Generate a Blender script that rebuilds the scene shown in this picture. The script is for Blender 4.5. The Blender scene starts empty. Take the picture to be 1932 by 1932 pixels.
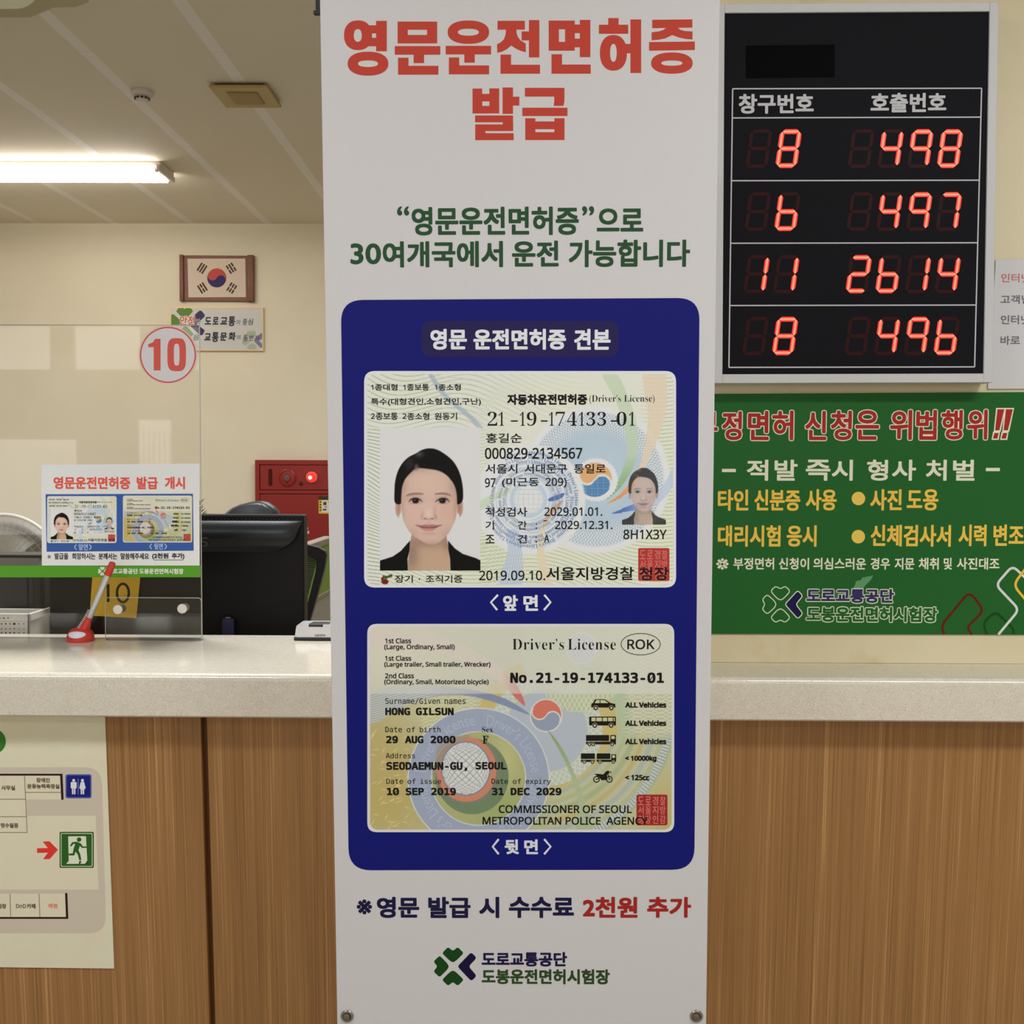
# -*- coding: utf-8 -*-
import bpy, bmesh, math, os, random
import numpy as np
from mathutils import Vector, Matrix
from mathutils.geometry import tessellate_polygon
random.seed(7)
rng = np.random.default_rng(5)
SC = bpy.context.scene
COL = SC.collection
PI = math.pi

# ------------------------------------------------------------------ camera
EYE = Vector((0.0, 0.0, 1.40))
FPX = 2086.0                      # focal length in pixels of the 1932 px frame
PITCH = math.atan(91.0 / FPX)     # looks slightly down
YAW = math.atan(19.0 / FPX)       # looks slightly left of the room's depth axis
ROLL = 0.0040
_f = Vector((-math.sin(YAW) * math.cos(PITCH), math.cos(YAW) * math.cos(PITCH), -math.sin(PITCH)))
_r0 = Vector((math.cos(YAW), math.sin(YAW), 0))
_u0 = _r0.cross(_f)
_r = _r0 * math.cos(ROLL) + _u0 * math.sin(ROLL)
_u = _u0 * math.cos(ROLL) - _r0 * math.sin(ROLL)
cam_data = bpy.data.cameras.new('camera')
cam_data.sensor_width = 36.0
cam_data.lens = 36.0 * FPX / 1932.0
cam_data.clip_start = 0.05
cam = bpy.data.objects.new('camera', cam_data)
COL.objects.link(cam)
M3 = Matrix((_r, _u, -_f)).transposed()
cam.matrix_world = Matrix.Translation(EYE) @ M3.to_4x4()
SC.camera = cam

# ------------------------------------------------------------------ world, lights, exposure
SC.view_settings.view_transform = 'Standard'
SC.view_settings.look = 'None'
SC.view_settings.exposure = 0.0
SC.view_settings.gamma = 1.0
SC.view_settings.use_curve_mapping = False
world = bpy.data.worlds.new('world')
SC.world = world
world.use_nodes = True
world.node_tree.nodes['Background'].inputs[0].default_value = (0.80, 0.86, 1.0, 1)
world.node_tree.nodes['Background'].inputs[1].default_value = 0.10
SC.cycles.max_bounces = 8
SC.cycles.diffuse_bounces = 3
SC.cycles.transparent_max_bounces = 16
SC.cycles.use_denoising = True
SC.cycles.sample_clamp_indirect = 4.0
SC.cycles.caustics_reflective = False
SC.cycles.caustics_refractive = False


def area_light(name, loc, size, power, color, aim=(0, 0, -1)):
    l = bpy.data.lights.new(name, 'AREA')
    l.shape = 'RECTANGLE'
    l.size, l.size_y = size
    l.energy = power
    l.color = color
    o = bpy.data.objects.new(name, l)
    COL.objects.link(o)
    o.location = loc
    o.rotation_euler = Vector(aim).to_track_quat('-Z', 'Y').to_euler()
    return o


# hall side: ceiling fixtures over the waiting area
area_light('hall_ceiling_light', (1.50, 0.15, 2.86), (1.2, 0.3), 42, (0.88, 0.95, 1.04))
area_light('hall_ceiling_light', (-1.55, 0.35, 2.86), (1.2, 0.3), 27, (0.86, 0.94, 1.05))
area_light('hall_ceiling_light', (0.0, -2.3, 2.86), (3.4, 0.3), 30, (0.86, 0.94, 1.05))
# office side: unseen lights, left of the frame, behind the pillar and over the counter
area_light('unseen_office_light', (-0.3, 5.0, 2.86), (1.2, 0.3), 31, (0.92, 0.96, 1.0))
area_light('unseen_office_light', (-3.6, 4.6, 2.86), (1.2, 0.3), 31, (0.92, 0.96, 1.0))
area_light('unseen_office_light', (-0.9, 2.75, 2.86), (1.2, 0.3), 55, (0.90, 0.95, 1.02))  # added above the counter, out of view, to brighten the worktop from above

# ------------------------------------------------------------------ colour and materials
def lin(c):
    c = np.asarray(c, dtype=float) / 255.0
    return np.where(c <= 0.04045, c / 12.92, ((c + 0.055) / 1.055) ** 2.4)


MATS = {}


def mat(name, rgb, rough=0.6, e=1.0, metal=0.0, spec=0.5, emit=None, strength=1.0):
    """rgb in 0..255 as the thing looks under a light that turns pure white into e"""
    key = (name, tuple(rgb), rough, e, metal, spec, emit, strength)
    if key in MATS:
        return MATS[key]
    m = bpy.data.materials.new(name)
    m.use_nodes = True
    b = m.node_tree.nodes['Principled BSDF']
    c = np.minimum(lin(rgb) / e, 0.95)
    b.inputs['Base Color'].default_value = (*c, 1)
    b.inputs['Roughness'].default_value = rough
    b.inputs['Metallic'].default_value = metal
    b.inputs['Specular IOR Level'].default_value = spec
    if emit is not None:
        b.inputs['Emission Color'].default_value = (*lin(emit), 1)
        b.inputs['Emission Strength'].default_value = strength
    MATS[key] = m
    return m


def nodes_of(m):
    return m.node_tree.nodes, m.node_tree.links, m.node_tree.nodes['Principled BSDF']


def noise_mat(name, rgb1, rgb2, scale, e=1.0, rough=0.6, stretch=(1, 1, 1), lo=0.35, hi=0.65, bump=0.0,
              detail=4, spec=0.5, speck=None, speck_scale=400, stain=None, stain_scale=3.0):
    m = bpy.data.materials.new(name)
    m.use_nodes = True
    N, L, b = nodes_of(m)
    tc = N.new('ShaderNodeTexCoord')
    mp = N.new('ShaderNodeMapping')
    mp.inputs['Scale'].default_value = stretch
    L.new(tc.outputs['Object'], mp.inputs['Vector'])
    nz = N.new('ShaderNodeTexNoise')
    nz.inputs['Scale'].default_value = scale
    nz.inputs['Detail'].default_value = detail
    L.new(mp.outputs['Vector'], nz.inputs['Vector'])
    rp = N.new('ShaderNodeValToRGB')
    rp.color_ramp.elements[0].position = lo
    rp.color_ramp.elements[1].position = hi
    rp.color_ramp.elements[0].color = (*np.minimum(lin(rgb1) / e, .95), 1)
    rp.color_ramp.elements[1].color = (*np.minimum(lin(rgb2) / e, .95), 1)
    L.new(nz.outputs['Fac'], rp.inputs['Fac'])
    out = rp.outputs['Color']
    if speck is not None:
        for k, (col, thr) in enumerate(speck):
            vn = N.new('ShaderNodeTexVoronoi')
            vn.inputs['Scale'].default_value = speck_scale * (1 + .37 * k)
            L.new(tc.outputs['Object'], vn.inputs['Vector'])
            cmp = N.new('ShaderNodeMath')
            cmp.operation = 'LESS_THAN'
            sep = N.new('ShaderNodeSeparateColor')
            L.new(vn.outputs['Color'], sep.inputs['Color'])
            L.new(sep.outputs['Red'], cmp.inputs[0])
            cmp.inputs[1].default_value = thr
            mx = N.new('ShaderNodeMix')
            mx.data_type = 'RGBA'
            L.new(cmp.outputs[0], mx.inputs['Factor'])
            L.new(out, mx.inputs['A'])
            mx.inputs['B'].default_value = (*np.minimum(lin(col) / e, .95), 1)
            out = mx.outputs['Result']
    if stain is not None:
        n2 = N.new('ShaderNodeTexNoise')
        n2.inputs['Scale'].default_value = stain_scale
        n2.inputs['Detail'].default_value = 6
        n2.inputs['Roughness'].default_value = .65
        L.new(tc.outputs['Object'], n2.inputs['Vector'])
        r2 = N.new('ShaderNodeValToRGB')
        r2.color_ramp.elements[0].position = .56
        r2.color_ramp.elements[1].position = .74
        L.new(n2.outputs['Fac'], r2.inputs['Fac'])
        mx = N.new('ShaderNodeMix')
        mx.data_type = 'RGBA'
        L.new(r2.outputs['Color'], mx.inputs['Factor'])
        L.new(out, mx.inputs['A'])
        mx.inputs['B'].default_value = (*np.minimum(lin(stain) / e, .95), 1)
        out = mx.outputs['Result']
    L.new(out, b.inputs['Base Color'])
    b.inputs['Roughness'].default_value = rough
    b.inputs['Specular IOR Level'].default_value = spec
    if bump:
        bp = N.new('ShaderNodeBump')
        bp.inputs['Strength'].default_value = bump
        bp.inputs['Distance'].default_value = 0.002
        L.new(nz.outputs['Fac'], bp.inputs['Height'])
        L.new(bp.outputs['Normal'], b.inputs['Normal'])
    return m


def clear_mat(name, tint=(0.994, 0.996, 0.994), ior=1.45, base=0.0, haze=0.0):
    """thin clear acrylic: straight-through light plus a mirror share that follows Fresnel"""
    m = bpy.data.materials.new(name)
    m.use_nodes = True
    N, L = m.node_tree.nodes, m.node_tree.links
    for n in list(N):
        N.remove(n)
    out = N.new('ShaderNodeOutputMaterial')
    tr = N.new('ShaderNodeBsdfTransparent')
    tr.inputs['Color'].default_value = (*tint, 1)
    gl = N.new('ShaderNodeBsdfGlossy')
    gl.inputs['Roughness'].default_value = 0.02
    fr = N.new('ShaderNodeFresnel')
    fr.inputs['IOR'].default_value = ior
    mx = N.new('ShaderNodeMixShader')
    L.new(fr.outputs[0], mx.inputs[0])
    src = tr.outputs[0]
    if haze:
        df = N.new('ShaderNodeBsdfDiffuse')
        df.inputs['Color'].default_value = (.8, .8, .8, 1)
        m2 = N.new('ShaderNodeMixShader')
        m2.inputs[0].default_value = haze
        L.new(tr.outputs[0], m2.inputs[1])
        L.new(df.outputs[0], m2.inputs[2])
        src = m2.outputs[0]
    L.new(src, mx.inputs[1])
    L.new(gl.outputs[0], mx.inputs[2])
    L.new(mx.outputs[0], out.inputs['Surface'])
    return m


def paint_mat(name, rough=0.55):
    m = bpy.data.materials.new(name)
    m.use_nodes = True
    N, L, b = nodes_of(m)
    at_ = N.new('ShaderNodeAttribute')
    at_.attribute_name = 'ink'
    L.new(at_.outputs['Color'], b.inputs['Base Color'])
    b.inputs['Roughness'].default_value = rough
    b.inputs['Specular IOR Level'].default_value = .12
    return m


# ------------------------------------------------------------------ objects
ROOTLOC = {}


def thing(name, label, cat, loc, group=None):
    o = bpy.data.objects.new(name, None)
    COL.objects.link(o)
    o.location = loc
    o.empty_display_size = .05
    o['label'] = label
    o['category'] = cat
    if group:
        o['group'] = group
    ROOTLOC[o] = Vector(loc)
    return o


def add_obj(name, verts, faces, mats, parent=None, midx=None, smooth=False, label=None):
    off = ROOTLOC[parent] if parent is not None else Vector((0, 0, 0))
    me = bpy.data.meshes.new(name)
    v = np.asarray([tuple(p) for p in verts], dtype=float).reshape(-1, 3) - np.array(off)
    me.from_pydata(v.tolist(), [], [tuple(int(i) for i in f) for f in faces])
    for m in (mats if isinstance(mats, (list, tuple)) else [mats]):
        me.materials.append(m)
    if midx is not None:
        me.polygons.foreach_set('material_index', np.asarray(midx, dtype=np.int32))
    if smooth:
        me.polygons.foreach_set('use_smooth', np.ones(len(me.polygons), dtype=bool))
    me.update()
    o = bpy.data.objects.new(name, me)
    COL.objects.link(o)
    if parent is not None:
        o.parent = parent
        ROOTLOC[o] = off
    else:
        ROOTLOC[o] = Vector((0, 0, 0))
    if label:
        o['label'] = label
    return o


def tag(o, label, cat, group=None):
    o['label'] = label
    o['category'] = cat
    if group:
        o['group'] = group
    return o


def structure(o):
    o['kind'] = 'structure'
    return o


class MB:
    """collects shapes, then links them as one mesh"""
    def __init__(s):
        s.v, s.f, s.mi, s.m = [], [], [], []

    def slot(s, m):
        if m not in s.m:
            s.m.append(m)
        return s.m.index(m)

    def add(s, verts, faces, m):
        k = len(s.v)
        s.v.extend([tuple(p) for p in verts])
        s.f.extend([tuple(i + k for i in f) for f in faces])
        s.mi.extend([s.slot(m)] * len(faces))

    def box(s, lo, hi, m, fr=None):
        x0, y0, z0 = lo
        x1, y1, z1 = hi
        P = [(x0, y0, z0), (x1, y0, z0), (x1, y1, z0), (x0, y1, z0), (x0, y0, z1), (x1, y0, z1), (x1, y1, z1), (x0, y1, z1)]
        if fr:
            P = [fr(p) for p in P]
        s.add(P, [(0, 3, 2, 1), (4, 5, 6, 7), (0, 1, 5, 4), (1, 2, 6, 5), (2, 3, 7, 6), (3, 0, 4, 7)], m)

    def bbox(s, lo, hi, m, r=.004, seg=3, fr=None):
        bm = bmesh.new()
        bmesh.ops.create_cube(bm, size=1)
        for v in bm.verts:
            v.co = Vector([lo[i] + (v.co[i] + .5) * (hi[i] - lo[i]) for i in range(3)])
        bmesh.ops.bevel(bm, geom=bm.edges[:], offset=r, segments=seg, affect='EDGES', profile=.5)
        bm.verts.index_update()
        P = [fr(tuple(v.co)) if fr else tuple(v.co) for v in bm.verts]
        s.add(P, [tuple(v.index for v in f.verts) for f in bm.faces], m)
        bm.free()

    def prism(s, pts, c0, c1, m, fr):
        """pts: outline (a,b) in a frame; extruded from depth c0 to c1"""
        n = len(pts)
        A = [fr((a, b, c0)) for a, b in pts]
        B = [fr((a, b, c1)) for a, b in pts]
        F = [tuple(range(n)), tuple(reversed(range(n, 2 * n)))]
        F += [(i, n + i, n + (i + 1) % n, (i + 1) % n) for i in range(n)]
        s.add(A + B, F, m)

    def cyl(s, p, q, r0, r1, m, n=24, cap=True):
        p, q = Vector(p), Vector(q)
        d = (q - p).normalized()
        a = d.orthogonal().normalized()
        b = d.cross(a)
        V = []
        for c, r in ((p, r0), (q, r1)):
            V += [c + a * (r * math.cos(2 * PI * i / n)) + b * (r * math.sin(2 * PI * i / n)) for i in range(n)]
        F = [(i, (i + 1) % n, n + (i + 1) % n, n + i) for i in range(n)]
        if cap:
            F += [tuple(reversed(range(n))), tuple(range(n, 2 * n))]
        s.add(V, F, m)

    def lathe(s, c, axis, prof, m, n=32):
        """prof: (radius, distance along axis)"""
        c = Vector(c)
        d = Vector(axis).normalized()
        a = d.orthogonal().normalized()
        b = d.cross(a)
        V, F = [], []
        for r, t in prof:
            V += [c + d * t + a * (r * math.cos(2 * PI * i / n)) + b * (r * math.sin(2 * PI * i / n)) for i in range(n)]
        for k in range(len(prof) - 1):
            F += [(k * n + i, k * n + (i + 1) % n, (k + 1) * n + (i + 1) % n, (k + 1) * n + i) for i in range(n)]
        if prof[0][0] > 1e-6:
            F.append(tuple(reversed(range(n))))
        if prof[-1][0] > 1e-6:
            F.append(tuple(range((len(prof) - 1) * n, len(prof) * n)))
        s.add(V, F, m)

    def tube(s, pts, r, m, n=8):
        pts = [Vector(p) for p in pts]
        V, F = [], []
        prev = None
        for k, p in enumerate(pts):
            d = (pts[min(k + 1, len(pts) - 1)] - pts[max(k - 1, 0)]).normalized()
            if prev is None:
                a = d.orthogonal().normalized()
            else:
                a = (prev - d * prev.dot(d)).normalized()
            prev = a
            b = d.cross(a)
            rr = r[k] if isinstance(r, (list, tuple)) else r
            V += [p + a * (rr * math.cos(2 * PI * i / n)) + b * (rr * math.sin(2 * PI * i / n)) for i in range(n)]
        for k in range(len(pts) - 1):
            F += [(k * n + i, k * n + (i + 1) % n, (k + 1) * n + (i + 1) % n, (k + 1) * n + i) for i in range(n)]
        F += [tuple(reversed(range(n))), tuple(range((len(pts) - 1) * n, len(pts) * n))]
        s.add(V, F, m)

    def build(s, name, parent=None, smooth=False, label=None):
        return add_obj(name, s.v, s.f, s.m, parent, s.mi, smooth, label)


def smooth_by_angle(o, deg=35):
    me = o.data
    me.polygons.foreach_set('use_smooth', np.ones(len(me.polygons), dtype=bool))
    bm = bmesh.new()
    bm.from_mesh(me)
    for e in bm.edges:
        if len(e.link_faces) == 2 and e.calc_face_angle() > math.radians(deg):
            e.smooth = False
    bm.to_mesh(me)
    bm.free()
    return o


# ------------------------------------------------------------------ real surfaces measured in the photo
def ray(x, y):
    return (_f * FPX + _r * (x - 966.0) - _u * (y - 966.0)).normalized()


def at(x, y, Y):
    d = ray(x, y)
    return EYE + d * ((Y - EYE.y) / d.y)


def at_z(x, y, z):
    d = ray(x, y)
    return EYE + d * ((z - EYE.z) / d.z)


class Plane:
    """a flat surface: a to the right, b up, c towards the viewer's side; metres"""
    def __init__(s, o, tilt=0.0, roll=0.0, yaw=0.0):
        s.o = Vector(o)
        u = Vector((math.cos(yaw), math.sin(yaw), 0))
        n = Vector((math.sin(yaw), -math.cos(yaw), 0))
        v = Vector((0, 0, 1))
        v, n = v * math.cos(tilt) + n * math.sin(tilt), n * math.cos(tilt) - v * math.sin(tilt)
        s.u = u * math.cos(roll) + v * math.sin(roll)
        s.v = v * math.cos(roll) - u * math.sin(roll)
        s.n = n

    def w(s, p):
        return s.o + s.u * p[0] + s.v * p[1] + s.n * p[2]

    def px(s, x, y):
        d = ray(x, y)
        t = (s.o - EYE).dot(s.n) / d.dot(s.n)
        q = EYE + d * t - s.o
        return (q.dot(s.u), q.dot(s.v))


# ------------------------------------------------------------------ type
FONTDIR = os.path.join(bpy.utils.system_resource('DATAFILES') or '', 'fonts')


def blender_font(n):
    try:
        return bpy.data.fonts.load(os.path.join(FONTDIR, n))
    except Exception:
        return None


FONTS = {'c': None, 'm': blender_font('DejaVuSansMono.woff2'), 'i': blender_font('NotoSansHebrew-Regular.woff2')}
_S = 'ABCDEFGHIJKLMNOPQRSTUVWXYZabcdefghijklmnopqrstuvwxyz'


def serif(s):
    o = ''
    for ch in s:
        if ch in _S:
            o += chr(0x1D400 + _S.index(ch))
        elif ch.isdigit():
            o += chr(0x1D7CE + int(ch))
        else:
            o += ch
    return o


TXT = {}


def glyphs(s, font='c', offset=0.0, spacing=1.0, res=4, shear=0.0):
    key = (s, font, offset, spacing, res, shear)
    if key in TXT:
        return TXT[key]
    c = bpy.data.curves.new('type', 'FONT')
    c.body = serif(s) if font == 's' else s
    c.size = 1.0
    c.offset = offset
    c.resolution_u = res
    c.space_character = spacing
    c.shear = shear
    c.dimensions = '2D'
    c.fill_mode = 'FRONT'
    if FONTS.get(font):
        c.font = FONTS[font]
    o = bpy.data.objects.new('type', c)
    COL.objects.link(o)
    dg = bpy.context.evaluated_depsgraph_get()
    me = o.evaluated_get(dg).to_mesh()
    n = len(me.vertices)
    co = np.zeros(n * 3)
    me.vertices.foreach_get('co', co)
    co = co.reshape(-1, 3)[:, :2]
    fs = [tuple(p.vertices) for p in me.polygons]
    o.evaluated_get(dg).to_mesh_clear()
    bpy.data.objects.remove(o)
    bpy.data.curves.remove(c)
    lo, hi = co.min(0), co.max(0)
    co = (co - lo) / np.maximum(hi - lo, 1e-6)
    TXT[key] = (co, fs, (hi - lo))
    return TXT[key]


def rounded(pts, r, n=5):
    """polygon with its corners rounded by r"""
    out = []
    m = len(pts)
    for i in range(m):
        p, a, b = np.array(pts[i], float), np.array(pts[i - 1], float), np.array(pts[(i + 1) % m], float)
        da, db = np.linalg.norm(a - p), np.linalg.norm(b - p)
        rr = min(r, da * .49, db * .49)
        s, e = p + (a - p) / da * rr, p + (b - p) / db * rr
        for k in range(n + 1):
            t = k / n
            out.append(tuple((1 - t) ** 2 * s + 2 * t * (1 - t) * p + t * t * e))
    return out


def ell_pts(cx, cy, rx, ry, n=40, p=2.0):
    o = []
    for k in range(n):
        t = 2 * PI * k / n
        c, s = math.cos(t), math.sin(t)
        o.append((cx + rx * math.copysign(abs(c) ** (2 / p), c), cy + ry * math.copysign(abs(s) ** (2 / p), s)))
    return o


def rect_pts(x0, y0, x1, y1):
    return [(x0, y0), (x1, y0), (x1, y1), (x0, y1)]


class Print:
    """flat print on a plane; drawn in the picture frame of the artwork (default: photo pixels)"""
    LAYER = 1.0e-4

    def __init__(s, plane, e=1.0, rough=.5, xf=None, base=0.0):
        s.pl, s.e, s.rough, s.base = plane, e, rough, base
        s.xf = xf or (lambda x, y: (x, y))
        s.mb = MB()
        s.sp = (0.0, 0.0, 1.0)
        s.clip = None
        s.n = 0

    def space(s, ox=0.0, oy=0.0, k=1.0):
        s.sp = (ox, oy, k)
        return s

    def map(s, x, y):
        ox, oy, k = s.sp
        x, y = s.xf(ox + x / k, oy + y / k)
        return s.pl.px(x, y)

    def ink(s, col):
        return mat('ink', tuple(col), s.rough, s.e, spec=.12)

    def loc(s, ab, layer):
        return s.pl.w((ab[0], ab[1], s.base + layer * s.LAYER + (s.n % 16) * 2.5e-6))

    def poly(s, pts, col, layer=1):
        s.n += 1
        q = [s.map(*p) for p in pts]
        V = [s.loc(p, layer) for p in q]
        T = tessellate_polygon([[Vector((a, b, 0)) for a, b in q]])
        F = []
        for t in T:
            (ax, ay), (bx, by), (cx, cy) = q[t[0]], q[t[1]], q[t[2]]
            F.append(tuple(t) if (bx - ax) * (cy - ay) - (by - ay) * (cx - ax) > 0 else tuple(reversed(t)))
        s.mb.add(V, F, s.ink(col))

    def rect(s, x0, y0, x1, y1, col, layer=1, r=0.0):
        p = rect_pts(x0, y0, x1, y1)
        s.poly(rounded(p, r) if r else p, col, layer)

    def disc(s, cx, cy, r, col, layer=1, ry=None, p=2.0):
        s.poly(ell_pts(cx, cy, r, ry or r, p=p), col, layer)

    def ring(s, outer, inner, col, layer=1):
        s.n += 1
        n = len(outer)
        V = [s.loc(s.map(*p), layer) for p in outer] + [s.loc(s.map(*p), layer) for p in inner]
        s.mb.add(V, [(i, n + i, n + (i + 1) % n, (i + 1) % n) for i in range(n)], s.ink(col))

    def stroke(s, pts, wd, col, layer=1, closed=False):
        s.n += 1
        P = [np.array(p, float) for p in pts]
        n = len(P)
        L_, R_ = [], []
        for i in range(n):
            if closed:
                d = P[(i + 1) % n] - P[i - 1]
            else:
                d = P[min(i + 1, n - 1)] - P[max(i - 1, 0)]
            d = d / max(np.linalg.norm(d), 1e-9)
            nn = np.array((-d[1], d[0])) * wd / 2
            L_.append(tuple(P[i] + nn))
            R_.append(tuple(P[i] - nn))
        V = [s.loc(s.map(*p), layer) for p in L_] + [s.loc(s.map(*p), layer) for p in R_]
        F = [(i, i + 1, n + i + 1, n + i) for i in range(n - 1)]
        if closed:
            F.append((n - 1, 0, n, 2 * n - 1))
        s.mb.add(V, F, s.ink(col))

    def text(s, t, x0, y0, x1, y1, col, font='c', bold=0.0, layer=2, offset=0.0, spacing=1.0, res=4, shear=0.0, sq=.85):
        co, fs, _ = glyphs(t, font, offset, spacing, res, shear)
        xm, ym = (x0 + x1) / 2, (y0 + y1) / 2
        a0, a1 = s.map(x0, ym)[0], s.map(x1, ym)[0]
        b0, b1 = s.map(xm, y1)[1], s.map(xm, y0)[1]
        k = (s.map(xm + 1, ym)[0] - s.map(xm, ym)[0])
        r = bold * k
        a0 += r; a1 -= r; b0 += r; b1 -= r
        dirs = [(0, 0)]
        if bold > 0:
            dirs += [(r, 0), (-r, 0), (0, r), (0, -r), (sq * r, sq * r), (-sq * r, sq * r), (sq * r, -sq * r), (-sq * r, -sq * r)]
        m = s.ink(col)
        for j, (dx, dy) in enumerate(dirs):
            V = [s.pl.w((a0 + (a1 - a0) * c[0] + dx, b0 + (b1 - b0) * c[1] + dy, s.base + layer * s.LAYER + j * 4e-6)) for c in co]
            s.mb.add(V, fs, m)

    def words(s, spec, y0, y1, col, **kw):
        for t, x0, x1 in spec:
            s.text(t, x0, y0, x1, y1, col, **kw)

    def arc_text(s, t, cx, cy, r0, r1, a_start, a_len, col, layer=2, font='c', bold=0, res=2):
        """text on a circle, reading clockwise; r0 baseline, r1 top; angles in degrees from 12 o'clock"""
        co, fs, _ = glyphs(t, font, 0.0, 1.0, res)
        Q = []
        for c in co:
            a = math.radians(a_start + a_len * c[0])
            r = r0 + (r1 - r0) * c[1]
            Q.append((cx + r * math.sin(a), cy - r * math.cos(a)))
        V = [s.loc(s.map(*p), layer) for p in Q]
        if s.clip:
            x0, y0, x1, y1 = s.clip
            fs = [f for f in fs if all(x0 < Q[i][0] < x1 and y0 < Q[i][1] < y1 for i in f)]
        s.mb.add(V, fs, s.ink(col))

    def clover(s, cx, cy, u, green, blue, layer=2, line=0.0, fill=True):
        """four-leaf emblem: three hearts and a chevron; u = reach of a leaf"""
        heart = [(0, -.82), (.26, -1.04), (.58, -.71), (.20, -.33), (0, -.20), (-.20, -.33), (-.58, -.71), (-.26, -1.04)]
        chev = [(.24, 0), (.97, -.76), (1.27, -.46), (.84, 0), (1.27, .50), (.98, .79)]
        sh = []
        for k in range(3):
            a = -k * PI / 2
            sh.append(([(x * math.cos(a) - y * math.sin(a), x * math.sin(a) + y * math.cos(a)) for x, y in heart], green))
        sh.append((chev, blue))
        for pts, c in sh:
            p = rounded([(cx + u * x, cy + u * y) for x, y in pts], .12 * u if len(pts) == 8 else .15 * u)
            if c is None:
                continue
            if line:
                s.stroke(p, line, (214, 217, 190), layer, closed=True)
                if fill or c is blue:
                    if c is blue:
                        s.poly(p, c, layer - .5)
            else:
                s.poly(p, c, layer)

    def taegeuk(s, cx, cy, r, rot, red, blue, layer=2):
        n = 28
        up = [(r * math.cos(PI + PI * k / n), r * math.sin(PI + PI * k / n)) for k in range(n + 1)]           # over the top
        h = r / 2
        back = [(h + h * math.cos(-PI * k / n), h * math.sin(-PI * k / n)) for k in range(1, n)]              # blue head rises on the right
        back += [(-h + h * math.cos(PI * k / n), h * math.sin(PI * k / n)) for k in range(n)]                 # red head sinks on the left
        R_ = lambda p: (cx + p[0] * math.cos(rot) - p[1] * math.sin(rot), cy + p[0] * math.sin(rot) + p[1] * math.cos(rot))
        s.disc(cx, cy, r, blue, layer)
        s.poly([R_(p) for p in up + back], red, layer + 1)

    def build(s, name, parent=None, label=None):
        return s.mb.build(name, parent, label=label)


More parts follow.
